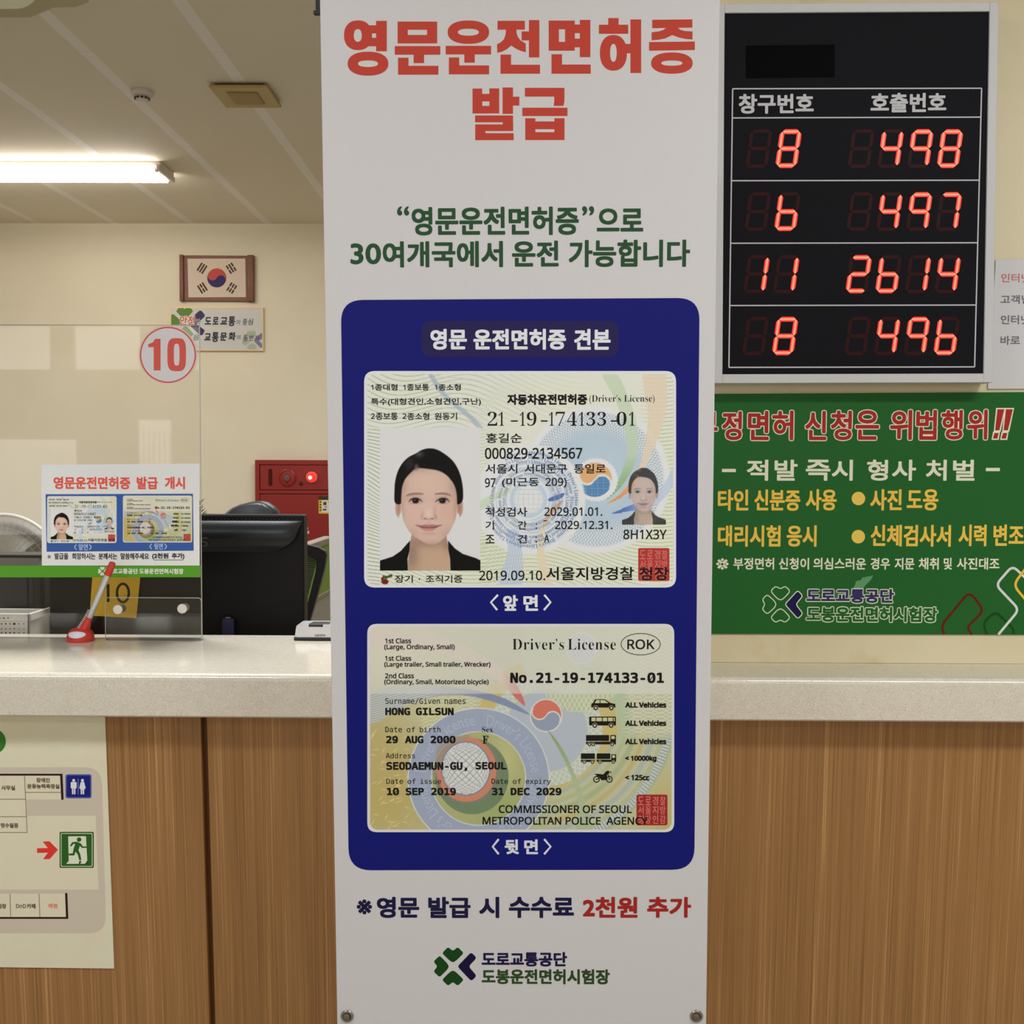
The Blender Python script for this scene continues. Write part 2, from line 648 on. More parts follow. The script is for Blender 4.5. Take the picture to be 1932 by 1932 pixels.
# ------------------------------------------------------------------ painter for printed pictures
class Canvas:
    def __init__(s, x0, y0, x1, y1, step):
        s.box = (x0, y0, x1, y1)
        s.nx = max(2, int(round((x1 - x0) / step)) + 1)
        s.ny = max(2, int(round((y1 - y0) / step)) + 1)
        s.PX, s.PY = np.meshgrid(np.linspace(x0, x1, s.nx), np.linspace(y0, y1, s.ny))
        s.rgb = np.zeros((s.ny, s.nx, 3)) + 200.0
        s.step = step
        s.space(0, 0, 1)

    def space(s, ox, oy, k):
        s.x, s.y, s.k = (s.PX - ox) * k, (s.PY - oy) * k, k
        s.aa = .6 * max(1.0, s.step) * k
        return s

    def mix(s, m, col, al=1.0):
        w = (np.clip(m, 0, 1) * al)[..., None]
        s.rgb = s.rgb * (1 - w) + np.asarray(col, float) * w

    def ell(s, cx, cy, rx, ry=None, soft=None):
        ry = ry or rx
        d = np.sqrt(((s.x - cx) / rx) ** 2 + ((s.y - cy) / ry) ** 2)
        sf = (soft or s.aa) / min(rx, ry)
        return np.clip((1 - d) / sf + .5, 0, 1)

    def blob(s, cx, cy, rx, ry):
        return np.exp(-(((s.x - cx) / rx) ** 2 + ((s.y - cy) / ry) ** 2))

    def poly(s, pts, soft=None, curve=True):
        P = np.array(pts, float)
        if curve:
            Q = []
            n = len(P)
            for i in range(n):
                p0, p1, p2, p3 = P[i - 1], P[i], P[(i + 1) % n], P[(i + 2) % n]
                for t in (0, .25, .5, .75):
                    Q.append(.5 * (2 * p1 + (p2 - p0) * t + (2 * p0 - 5 * p1 + 4 * p2 - p3) * t * t + (3 * p1 - p0 - 3 * p2 + p3) * t ** 3))
            P = np.array(Q)
        soft = soft or s.aa
        lo, hi = P.min(0) - soft * 2, P.max(0) + soft * 2
        sel = (s.x >= lo[0]) & (s.x <= hi[0]) & (s.y >= lo[1]) & (s.y <= hi[1])
        out = np.zeros_like(s.x)
        if not sel.any():
            return out
        x, y = s.x[sel], s.y[sel]
        d2 = np.full(x.shape, 1e12)
        ins = np.zeros(x.shape, bool)
        n = len(P)
        for i in range(n):
            ax, ay = P[i]
            bx, by = P[(i + 1) % n]
            ex, ey = bx - ax, by - ay
            L2 = ex * ex + ey * ey + 1e-12
            t = np.clip(((x - ax) * ex + (y - ay) * ey) / L2, 0, 1)
            d2 = np.minimum(d2, (x - ax - t * ex) ** 2 + (y - ay - t * ey) ** 2)
            if ay != by:
                c = ((ay > y) != (by > y)) & (x < ex * (y - ay) / ey + ax)
                ins ^= c
        d = np.sqrt(d2) * np.where(ins, 1, -1)
        out[sel] = np.clip(d / (2 * soft) + .5, 0, 1)
        return out

    def lines(s, phase, wd):
        """thin lines where phase crosses whole numbers; wd = share of a period"""
        g = np.abs(phase - np.round(phase))
        return np.clip((wd - g) / (wd * .7) , 0, 1)

    def polar(s, cx, cy):
        dx, dy = s.x - cx, s.y - cy
        return np.sqrt(dx * dx + dy * dy), np.arctan2(dy, dx)

    def to_mesh(s, pr, name, parent, layer, corner=0.0, label=None):
        x0, y0, x1, y1 = s.box
        pr.space()
        A = np.array([pr.map(x0, y0), pr.map(x1, y0), pr.map(x0, y1), pr.map(x1, y1)])
        U, V = np.meshgrid(np.linspace(0, 1, s.nx), np.linspace(0, 1, s.ny))
        ab = (A[0] * ((1 - U) * (1 - V))[..., None] + A[1] * (U * (1 - V))[..., None]
              + A[2] * ((1 - U) * V)[..., None] + A[3] * (U * V)[..., None]).reshape(-1, 2)
        o_, u_, v_, n_ = (np.array(q) for q in (pr.pl.o, pr.pl.u, pr.pl.v, pr.pl.n))
        co = o_ + ab[:, :1] * u_ + ab[:, 1:] * v_ + n_ * (pr.base + layer * pr.LAYER)
        co = co - np.array(ROOTLOC[parent])
        idx = np.arange(s.nx * s.ny).reshape(s.ny, s.nx)
        q = np.stack([idx[1:, :-1], idx[1:, 1:], idx[:-1, 1:], idx[:-1, :-1]], -1)
        if corner:
            cx = (s.PX[:-1, :-1] + s.PX[1:, 1:]) / 2
            cy = (s.PY[:-1, :-1] + s.PY[1:, 1:]) / 2
            dx = np.maximum(np.maximum(x0 + corner - cx, cx - x1 + corner), 0)
            dy = np.maximum(np.maximum(y0 + corner - cy, cy - y1 + corner), 0)
            q = q[np.hypot(dx, dy) <= corner]
        q = q.reshape(-1, 4)
        me = bpy.data.meshes.new(name)
        me.vertices.add(len(co))
        me.vertices.foreach_set('co', co.astype(np.float32).ravel())
        me.loops.add(len(q) * 4)
        me.loops.foreach_set('vertex_index', q.astype(np.int32).ravel())
        me.polygons.add(len(q))
        me.polygons.foreach_set('loop_start', np.arange(0, len(q) * 4, 4, dtype=np.int32))
        me.update()
        at_ = me.color_attributes.new('ink', 'FLOAT_COLOR', 'POINT')
        c = np.ones((len(co), 4), dtype=np.float32)
        c[:, :3] = np.clip(lin(np.clip(s.rgb, 0, 255)).reshape(-1, 3) / pr.e, 0, .95)
        at_.data.foreach_set('color', c.ravel())
        me.materials.append(paint_mat('printed_picture', pr.rough))
        o = bpy.data.objects.new(name, me)
        COL.objects.link(o)
        o.parent = parent
        ROOTLOC[o] = ROOTLOC[parent]
        if label:
            o['label'] = label
        return o


#@@STRUCTURE
#@@OBJECTS
# ------------------------------------------------------------------ large structure
E_HALL, E_WALL, E_CAB, E_OFF = 0.72, 0.85, 0.50, 0.72
CREAM = ((214, 200, 165), (206, 190, 154))
ZC, YB, YR = 2.90, 7.00, 2.12          # ceiling, office back wall, pillar wall face
WT = 1.019                             # worktop height

m_wall = noise_mat('cream_wall_paint', (212, 201, 176), (205, 193, 167), 1.3, E_OFF, .75, bump=.05)
m_wall_r = noise_mat('cream_wall_paint_stained', (216, 204, 170), (208, 194, 158), 2.0, E_WALL, .6, stain=(196, 172, 122), stain_scale=5.0, bump=.08)
m_floor = noise_mat('grey_terrazzo_floor', (150, 146, 138), (135, 130, 122), 40, .8, .35)
mb = MB(); mb.box((-6, -4.8, -.1), (3.4, 7.2, 0), m_floor); structure(mb.build('floor'))

# ceiling boards with pale jointing strips and fine cross joints
m_ceil = bpy.data.materials.new('ceiling_board')
m_ceil.use_nodes = True
N, L, B = nodes_of(m_ceil)
tc = N.new('ShaderNodeTexCoord'); sp = N.new('ShaderNodeSeparateXYZ')
L.new(tc.outputs['Object'], sp.inputs[0])


def band(axis, period, offset, width):
    a = N.new('ShaderNodeMath'); a.operation = 'ADD'; a.inputs[1].default_value = -offset + 50 * period + width / 2
    L.new(sp.outputs[axis], a.inputs[0])
    b = N.new('ShaderNodeMath'); b.operation = 'MODULO'; b.inputs[1].default_value = period
    L.new(a.outputs[0], b.inputs[0])
    c = N.new('ShaderNodeMath'); c.operation = 'LESS_THAN'; c.inputs[1].default_value = width
    L.new(b.outputs[0], c.inputs[0])
    return c.outputs[0]


nz = N.new('ShaderNodeTexNoise'); nz.inputs['Scale'].default_value = 2.0
L.new(tc.outputs['Object'], nz.inputs['Vector'])
rp = N.new('ShaderNodeValToRGB')
rp.color_ramp.elements[0].color = (*lin((214, 203, 180)) / .8, 1)
rp.color_ramp.elements[1].color = (*lin((208, 196, 172)) / .8, 1)
L.new(nz.outputs['Fac'], rp.inputs['Fac'])
mx = N.new('ShaderNodeMix'); mx.data_type = 'RGBA'
L.new(band('X', 0.484, -1.605, .048), mx.inputs['Factor'])
L.new(rp.outputs['Color'], mx.inputs['A'])
mx.inputs['B'].default_value = (*lin((222, 214, 202)) / .8, 1)
mx2 = N.new('ShaderNodeMix'); mx2.data_type = 'RGBA'
L.new(band('Y', 1.21, 4.1, .003), mx2.inputs['Factor'])
L.new(mx.outputs['Result'], mx2.inputs['A'])
mx2.inputs['B'].default_value = (*lin((206, 194, 168)) / .8, 1)
L.new(mx2.outputs['Result'], B.inputs['Base Color'])
B.inputs['Roughness'].default_value = .8
mb = MB(); mb.box((-6, -4.8, ZC), (3.4, 7.2, ZC + .1), m_ceil); structure(mb.build('ceiling'))

mb = MB(); mb.box((-6, YB, 0), (3.4, YB + .2, ZC), m_wall); structure(mb.build('wall_back'))
mb = MB(); mb.box((-6.2, -4.8, 0), (-6, 7.2, ZC), m_wall); structure(mb.build('wall_left'))
mb = MB()
mb.box((.012, YR, WT + .0005), (3.4, YR + .22, ZC), m_wall_r)
structure(mb.build('wall_right'))
mb = MB(); mb.box((3.4, -4.8, 0), (3.6, 7.2, ZC), m_wall); structure(mb.build('wall_side'))

# hall front wall behind the camera, with its windows
YF = -4.60
m_pane = mat('daylit_window_pane', (240, 240, 240), .3, 1, emit=(255, 249, 244), strength=2.0)
m_wframe = mat('window_frame_white', (205, 200, 190), .5, .8)
wins = [(-4.58 + .76 * k, -3.96 + .76 * k, 2.15, 2.575) for k in range(10)]
wins += [(-3.29, -2.94, .95, 1.79), (-5.6, -3.75, .75, 1.62), (-2.3, -.9, .9, 1.95), (-.5, .9, .9, 1.95), (1.3, 2.7, .9, 1.95)]
mb = MB()
xs = sorted({-6, 3.4} | {w[0] for w in wins} | {w[1] for w in wins})
zs = sorted({0, ZC} | {w[2] for w in wins} | {w[3] for w in wins})
for i in range(len(xs) - 1):
    for j in range(len(zs) - 1):
        cx, cz = (xs[i] + xs[i + 1]) / 2, (zs[j] + zs[j + 1]) / 2
        if not any(w[0] < cx < w[1] and w[2] < cz < w[3] for w in wins):
            mb.add([(xs[i], YF, zs[j]), (xs[i + 1], YF, zs[j]), (xs[i + 1], YF, zs[j + 1]), (xs[i], YF, zs[j + 1])], [(3, 2, 1, 0)], m_wall)
structure(mb.build('wall_front'))
for k, (x0, x1, z0, z1) in enumerate(wins):
    mb = MB(); mb.box((x0, YF - .06, z0), (x1, YF - .05, z1), m_pane)
    t = .03
    for lo, hi in (((x0, YF - .05, z0), (x0 + t, YF, z1)), ((x1 - t, YF - .05, z0), (x1, YF, z1)), ((x0, YF - .05, z0), (x1, YF, z0 + t)), ((x0, YF - .05, z1 - t), (x1, YF, z1))):
        mb.box(lo, hi, m_wframe)
    if k == 10:      # vertical blind strips
        for q in range(7):
            xx = x0 + .03 + q * .045
            mb.box((xx, YF - .02, z0), (xx + .006, YF - .01, z1 - .12), m_wframe)
    structure(mb.build('window_%d' % (k + 1)))

# ------------------------------------------------------------------ counter
m_stone = noise_mat('speckled_solid_surface', (193, 184, 167), (188, 179, 162), 60, .64, .13, spec=.7,
                    speck=[((206, 197, 180), .07), ((164, 150, 128), .05), ((212, 205, 192), .04)], speck_scale=700)
YW0, YW1 = 1.972, 2.425
prof = []                                   # front edge rolled over at the top
for k in range(9):
    a = k / 8 * PI / 2
    prof.append((YW0 + .012 - .012 * math.sin(a), WT - .012 + .012 * math.cos(a)))
prof = [(YW1, WT)] + prof + [(YW0, WT - .079 + .003), (YW0 + .003, WT - .079), (YW1, WT - .079)]
mb = MB()
mb.prism(prof, -1.75, 1.9, m_stone, lambda p: (p[2], p[0], p[1]))
wt = smooth_by_angle(mb.build('worktop'), 30)
tag(wt, 'continuous pale speckled stone worktop running along the service counter', 'worktop')

# wood-grain front, leaning back towards the floor
CAB = Plane((0, 2.03, WT - .079), tilt=math.radians(4.0))
m_wood = bpy.data.materials.new('vertical_grain_wood_laminate')
m_wood.use_nodes = True
N, L, B = nodes_of(m_wood)
tc = N.new('ShaderNodeTexCoord')


def grain(scale, sx, sz, detail):
    mp = N.new('ShaderNodeMapping'); mp.inputs['Scale'].default_value = (sx, 1, sz)
    L.new(tc.outputs['Object'], mp.inputs['Vector'])
    n = N.new('ShaderNodeTexNoise'); n.inputs['Scale'].default_value = scale; n.inputs['Detail'].default_value = detail
    n.inputs['Roughness'].default_value = .65
    L.new(mp.outputs['Vector'], n.inputs['Vector'])
    return n.outputs['Fac']


g1 = grain(1.0, 330, 1.6, 6)
g2 = grain(1.0, 40, .5, 4)
ad = N.new('ShaderNodeMath'); ad.operation = 'MULTIPLY_ADD'
L.new(g1, ad.inputs[0]); ad.inputs[1].default_value = .7
s2 = N.new('ShaderNodeMath'); s2.operation = 'MULTIPLY'; L.new(g2, s2.inputs[0]); s2.inputs[1].default_value = .3
L.new(s2.outputs[0], ad.inputs[2])
rp = N.new('ShaderNodeValToRGB')
for pos, c in ((.34, (98, 67, 32)), (.46, (120, 84, 45)), (.55, (129, 92, 52)), (.66, (160, 121, 76))):
    el = rp.color_ramp.elements.new(pos)
    el.color = (*np.minimum(lin(c) / E_CAB, .9), 1)
rp.color_ramp.elements.remove(rp.color_ramp.elements[0]); rp.color_ramp.elements.remove(rp.color_ramp.elements[-1])
L.new(ad.outputs[0], rp.inputs['Fac'])
L.new(rp.outputs['Color'], B.inputs['Base Color'])
B.inputs['Roughness'].default_value = .42
bp = N.new('ShaderNodeBump'); bp.inputs['Strength'].default_value = .12; bp.inputs['Distance'].default_value = .001
L.new(g1, bp.inputs['Height']); L.new(bp.outputs['Normal'], B.inputs['Normal'])

cb = thing('service_counter', 'long counter base faced with brown vertical-grain wood panels under the stone worktop', 'counter', (0, 2.1, 0))
gx = CAB.px(391, 1600)[0]
bz = -(WT - .079 - .004) / math.cos(math.radians(4))
for a0, a1 in ((-1.72, gx - .0055), (gx + .0055, .0), (.003, 1.86)):
    mb = MB(); mb.bbox((a0, bz, -.018), (a1, -.003, 0), m_wood, .0012, 1, CAB.w); mb.build('front_panel', cb)
m_dark = mat('dark_groove_wood', (96, 62, 30), .6, E_CAB)
mb = MB()
mb.prism([(2.052, WT - .0795), (2.42, WT - .0795), (2.42, 0.0), (2.118, 0.0)], -1.72, 1.86, m_dark, lambda p: (p[2], p[0], p[1]))
mb.build('carcass', cb)
# ------------------------------------------------------------------ the standing banner
BAN = Plane(at(985, 966, 1.73), tilt=math.radians(2.5), roll=.006)
EB = E_HALL
ban = thing('x_banner', 'tall white banner standing before the counter with red Korean heading and blue licence panel', 'banner', tuple(at(985, 1900, 1.85)[:2]) + (0.0,))
m_ban = noise_mat('white_banner_vinyl', (196, 192, 190), (192, 188, 186), 900, EB, .45)
A0, A1 = -.3035, .2985
BT, BB = BAN.px(985, -45)[1], BAN.px(985, 1948)[1]
mb = MB()
nseg = 12
for i in range(nseg):          # a sheet with a slight sag between its eyelets
    pass
mb.bbox((A0, BB, -.0012), (A1, BT, 0), m_ban, .0005, 1, BAN.w)
mb.build('sheet', ban)

RED = (178, 64, 50)
GRN = (42, 74, 48)
h = Print(BAN, EB)


def rr(x0, y0, x1, y1):
    h.rect(x0, y0, x1, y1, RED)


def oo(cx, cy, rx, ry, ix, iy, icx=None, icy=None):
    h.ring(ell_pts(cx, cy, rx, ry, 56, 2.25), ell_pts(icx or cx, icy or cy, ix, iy, 56, 2.3), RED)


h.space(640, 20, 5.52)
# yeong
oo(196, 257, 146, 155, 41, 66, 194, 259); rr(290, 153, 392, 238); rr(290, 283, 392, 372); rr(290, 236, 340, 285)
rr(384, 107, 496, 424); oo(300, 553, 212, 125, 104, 34)
# mun
rr(608, 114, 1020, 200); rr(608, 254, 1020, 342); rr(608, 198, 714, 256); rr(914, 198, 1020, 256)
rr(579, 370, 1053, 460); rr(775, 458, 884, 547); rr(613, 491, 722, 668); rr(720, 575, 1033, 668)
# un
oo(1345, 225, 216, 122, 109, 36); rr(1109, 367, 1582, 457); rr(1303, 455, 1412, 543); rr(1142, 488, 1250, 664); rr(1248, 571, 1561, 664)
# jeon
h.space(970, 20, 5.52)
rr(-173, 106, 112, 199)
cx = -28
h.poly([(-86, 190), (24, 190), (26, 235), (40, 275), (66, 310), (120, 343), (122, 434), (70, 420), (20, 398), (-30, 364), (-72, 400), (-125, 428), (-176, 441), (-178, 350), (-140, 332), (-108, 300), (-92, 262), (-86, 225)], RED)
rr(154, 99, 263, 488); rr(78, 217, 160, 311); rr(-142, 458, -32, 658); rr(-34, 564, 270, 658)
# myeon
rr(360, 104, 632, 195); rr(360, 326, 632, 418); rr(360, 193, 466, 328); rr(530, 193, 632, 328)
rr(630, 145, 690, 235); rr(630, 292, 690, 382); rr(684, 97, 794, 485); rr(389, 454, 499, 658); rr(497, 562, 798, 658)
# heo
rr(980, 78, 1088, 152); rr(883, 147, 1188, 242); oo(1034, 440, 141, 186, 34, 93); rr(1160, 347, 1220, 445); rr(1211, 92, 1323, 650)
# jeung
h.poly([(1438, 96), (1856, 91), (1856, 177), (1706, 180), (1730, 199), (1775, 212), (1858, 217), (1858, 301), (1790, 296), (1720, 282), (1645, 255), (1580, 288), (1510, 303), (1432, 310), (1432, 226), (1500, 218), (1550, 203), (1582, 181), (1438, 184)], RED)
h.poly([(1405, 328), (1882, 322), (1882, 411), (1405, 418)], RED); oo(1643, 547, 217, 111, 110, 27)
# bal geup
h.space(880, 155, 9.66)
rr(111, 117, 288, 572); rr(418, 113, 597, 570); rr(286, 213, 420, 352); rr(286, 433, 420, 571)
rr(659, 97, 849, 578); rr(847, 265, 965, 428)
rr(158, 607, 850, 733); rr(662, 731, 852, 892); rr(160, 770, 852, 892); rr(160, 890, 347, 1058); rr(345, 930, 861, 1058)
h.poly([(1065, 104), (1787, 104), (1787, 280), (1784, 360), (1768, 433), (1590, 433), (1600, 350), (1600, 264), (1065, 264)], RED)
rr(1018, 466, 1842, 618); rr(1072, 658, 1257, 1056); rr(1603, 658, 1788, 1056); rr(1255, 716, 1605, 858); rr(1255, 912, 1605, 1056)
h.space()
h.build('heading', ban, label='two-line heading in heavy red Korean letters')

s = Print(BAN, EB)
s.text('“', 749, 389, 772, 407, GRN, bold=1.2, sq=.7); s.text('영문운전면허증', 776.5, 390, 1092, 444, GRN, bold=1.6)
s.text('”', 1098, 389, 1121, 407, GRN, bold=1.2, sq=.7); s.text('으로', 1126, 393, 1213.7, 437, GRN, bold=1.6)
s.text('30', 661, 459, 719, 499, GRN, bold=1.5, sq=.7); s.text('여개국에서', 722, 455, 949, 504.5, GRN, bold=1.6)
s.text('운전', 966, 454, 1054, 503, GRN, bold=1.6); s.text('가능합니다', 1073, 452, 1302, 504, GRN, bold=1.6)
s.build('subheading', ban, label='two lines of dark green Korean text')

BLUE = (18, 22, 102)
p = Print(BAN, EB, rough=.4)
q = rounded([(643, 566), (1320, 562), (1310, 1641), (658, 1642)], 42, 8)
p.poly(q, BLUE)
p.space(630, 560, 2.721)
for pts in ([(842, 1530), (806, 1568), (838, 1608)], [(1080, 1530), (1112, 1568), (1078, 1608)]):
    p.stroke(pts, 11, (214, 214, 214), 2)
p.space(630, 1150, 2.4704)
for pts in ([(768, 1070), (740, 1105), (768, 1140)], [(980, 1070), (1010, 1105), (980, 1140)]):
    p.stroke(pts, 10, (205, 205, 210), 2)
p.space()
p.words([('앞', 949, 977), ('면', 987.5, 1015)], 1122.5, 1152.5, (214, 214, 214), bold=1.2)
p.words([('뒷', 952, 979), ('면', 989, 1015)], 1583.5, 1611.5, (205, 205, 210), bold=1.1)
panel = p.build('blue_panel', ban, label='blue rounded panel with white captions')
p = Print(BAN, EB)
p.rect(795.5, 605.5, 1166.5, 673.5, (38, 32, 76), 2, 17)
p.words([('영문', 812, 881), ('운전면허증', 893, 1068), ('견본', 1083, 1152)], 620.5, 660, (214, 213, 214), bold=1.45, layer=3)
p.build('title_badge', panel, label='dark navy badge with white Korean title')

INK = (26, 24, 22)


def paint_portrait(cv, pale=0.0, place=None):
    cv.space(690, 790, 6.44)
    if place:
        x0, kx, y0, ky = place
        cv.x, cv.y = (((cv.PX - x0) / kx + 27) * 6.44), (((cv.PY - y0) / ky + 17) * 6.44)
        cv.k, cv.aa = 6.44 / kx, .6 * max(1.0, cv.step) * 6.44 / kx
    base = cv.rgb.copy()
    A = cv.aa
    if not pale:
        cv.rgb[:] = (212, 209, 208)
    cv.mix(cv.ell(395, 1075, 36, 112, 10), (188, 152, 136)); cv.mix(cv.ell(1145, 1065, 38, 118, 10), (186, 147, 128))
    cv.mix(cv.ell(1140, 1075, 18, 70, 26), (156, 108, 90), .6); cv.mix(cv.ell(402, 1075, 16, 70, 26), (158, 112, 96), .6)
    neck = cv.poly([(560, 1395), (980, 1395), (992, 1500), (1022, 1640), (1034, 1860), (500, 1860), (525, 1650), (546, 1480)], curve=False)
    cv.mix(neck, (190, 158, 132))
    cv.mix(neck * cv.blob(560, 1640, 90, 210), (138, 112, 98), .75); cv.mix(neck * cv.blob(760, 1500, 260, 70), (150, 122, 106), .8)
    cv.mix(neck * cv.blob(980, 1500, 50, 120), (150, 120, 104), .7)
    hair = (21, 19, 19)
    hm = cv.poly([(352, 1005), (350, 880), (356, 770), (385, 650), (440, 545), (520, 465), (612, 418), (680, 378), (770, 357), (865, 372), (960, 425), (1060, 510), (1130, 625), (1170, 760), (1184, 890), (1178, 985), (1140, 1030), (1100, 1010), (1050, 760), (760, 640), (470, 800), (440, 1000), (400, 1035)])
    cv.mix(hm, hair)
    face = cv.poly([(436, 905), (446, 820), (482, 728), (540, 660), (600, 606), (640, 596), (800, 612), (900, 634), (985, 684), (1042, 752), (1085, 830), (1105, 920), (1109, 1040), (1102, 1150), (1080, 1245), (1032, 1345), (985, 1412), (900, 1490), (835, 1522), (755, 1520), (665, 1472), (565, 1402), (500, 1322), (456, 1215), (438, 1100), (432, 1000)], max(A, 7))
    cv.mix(face, (203, 171, 154))
    cv.mix(face * cv.blob(740, 760, 240, 150), (212, 182, 164), .8); cv.mix(face * cv.blob(760, 1080, 150, 200), (212, 182, 168), .6)
    cv.mix(face * cv.blob(765, 1130, 330, 220), (212, 181, 166), .6)
    cv.mix(face * cv.blob(560, 1120, 110, 100), (212, 172, 160), .7); cv.mix(face * cv.blob(960, 1130, 100, 100), (206, 165, 150), .7)
    for bx, by, rx, ry, al in ((430, 1150, 40, 240, .45), (1110, 1100, 44, 280, .5), (1010, 1420, 80, 90, .35), (545, 1420, 70, 80, .3), (1080, 800, 70, 130, .4), (450, 800, 60, 120, .35), (780, 1520, 220, 36, .4), (640, 600, 260, 40, .35)):
        cv.mix(face * cv.blob(bx, by, rx, ry), (160, 126, 110), al)
    cv.mix(cv.poly([(600, 560), (625, 552), (650, 600), (596, 622)], 12), (120, 100, 92), .7)
    cv.mix(hm * cv.blob(650, 425, 50, 36), (92, 88, 88), .75); cv.mix(hm * cv.blob(530, 540, 60, 90), (52, 47, 46), .7)
    # brows
    cv.mix(cv.poly([(486, 940), (520, 908), (600, 893), (690, 900), (696, 918), (640, 920), (570, 925), (520, 932)], 8), (134, 108, 98), .85)
    cv.mix(cv.poly([(848, 918), (850, 902), (940, 892), (1010, 905), (1044, 936), (1000, 926), (930, 917)], 8), (130, 105, 95), .85)
    # eyes
    for cx_, px_, sg in ((603, 606, 1), (940, 933, -1)):
        cv.mix(cv.blob(cx_, 972, 96, 30), (158, 124, 112), .45)
        cv.mix(cv.poly([(cx_ - 76, 1006), (cx_ - 42, 976), (cx_, 964), (cx_ + 42, 974), (cx_ + 76, 1008), (cx_ + 34, 1021), (cx_ - 30, 1021)], 6), (186, 164, 154))
        cv.mix(cv.ell(px_, 992, 41, 33, 9), (34, 25, 24))
        cv.mix(cv.poly([(cx_ - 90 + 8 * sg, 1006), (cx_ - 52, 968), (cx_, 953), (cx_ + 52, 966), (cx_ + 84 + 6 * sg, 1008), (cx_ + 44, 981), (cx_, 972), (cx_ - 45, 983)], 7), (52, 40, 38))
        cv.mix(cv.blob(cx_, 1026, 60, 8), (140, 106, 96), .6)
        cv.mix(cv.blob(px_ - 10, 985, 7, 7), (150, 140, 138), .8)
        cv.mix(cv.blob(cx_, 940, 70, 5), (150, 118, 106), .35)
    # nose
    cv.mix(cv.blob(838, 1120, 22, 80), (176, 140, 126), .4); cv.mix(cv.blob(694, 1150, 18, 46), (180, 146, 132), .35)
    cv.mix(cv.blob(768, 1214, 74, 11), (162, 122, 110), .6); cv.mix(cv.blob(765, 1150, 40, 46), (222, 194, 180), .7)
    cv.mix(cv.blob(724, 1208, 14, 7), (112, 76, 70), .9); cv.mix(cv.blob(808, 1208, 14, 7), (112, 76, 70), .9)
    cv.mix(cv.blob(850, 1185, 16, 26), (160, 118, 106), .6); cv.mix(cv.blob(680, 1185, 14, 24), (168, 128, 116), .5)
    # mouth
    cv.mix(cv.blob(770, 1250, 26, 26), (182, 148, 134), .35)
    cv.mix(cv.poly([(622, 1294), (690, 1288), (735, 1281), (765, 1287), (795, 1280), (850, 1286), (910, 1292), (850, 1318), (765, 1326), (680, 1318)], 7), (168, 108, 108), .95)
    cv.mix(cv.poly([(665, 1314), (765, 1326), (868, 1312), (838, 1342), (800, 1359), (735, 1360), (694, 1346)], 9), (192, 130, 126), .95)
    cv.mix(cv.poly([(620, 1288), (690, 1309), (765, 1316), (845, 1308), (912, 1287), (850, 1321), (765, 1327), (680, 1321)], 5), (112, 62, 62), .85)
    cv.mix(cv.blob(618, 1292, 14, 10), (140, 100, 90), .7); cv.mix(cv.blob(914, 1291, 14, 10), (140, 100, 90), .7)
    cv.mix(cv.blob(765, 1392, 80, 14), (172, 138, 126), .45)
    cv.mix(cv.ell(422, 1166, 11, 13, 5), (226, 222, 218)); cv.mix(cv.ell(1126, 1166, 11, 13, 5), (226, 220, 216))
    # jacket
    for pts in ([(160, 1726), (330, 1672), (430, 1602), (500, 1520), (541, 1476), (532, 1600), (508, 1700), (512, 1860), (160, 1860)],
                [(1000, 1476), (1085, 1574), (1180, 1640), (1340, 1692), (1410, 1728), (1410, 1860), (1032, 1860), (1026, 1700), (1004, 1580)]):
        cv.mix(cv.poly(pts, curve=False), (17, 16, 15))
    cv.mix(cv.ell(422, 1166, 11, 13, 5), (226, 222, 218)); cv.mix(cv.ell(1126, 1166, 11, 13, 5), (226, 220, 216))
    if pale:
        sil = np.clip(hm + face + neck + cv.ell(395, 1075, 36, 112, 10) + cv.ell(1145, 1065, 38, 118, 10)
                      + cv.poly([(160, 1726), (330, 1672), (430, 1602), (541, 1476), (1000, 1476), (1085, 1574), (1180, 1640), (1340, 1692), (1410, 1728), (1410, 1860), (160, 1860)], curve=False), 0, 1)
        w = (sil * (1 - pale))[..., None]
        cv.rgb = base * (1 - w) + (cv.rgb * .9 + 8) * w


def tri(t):
    return np.abs((t % 1.0) - .5) * 4 - 1


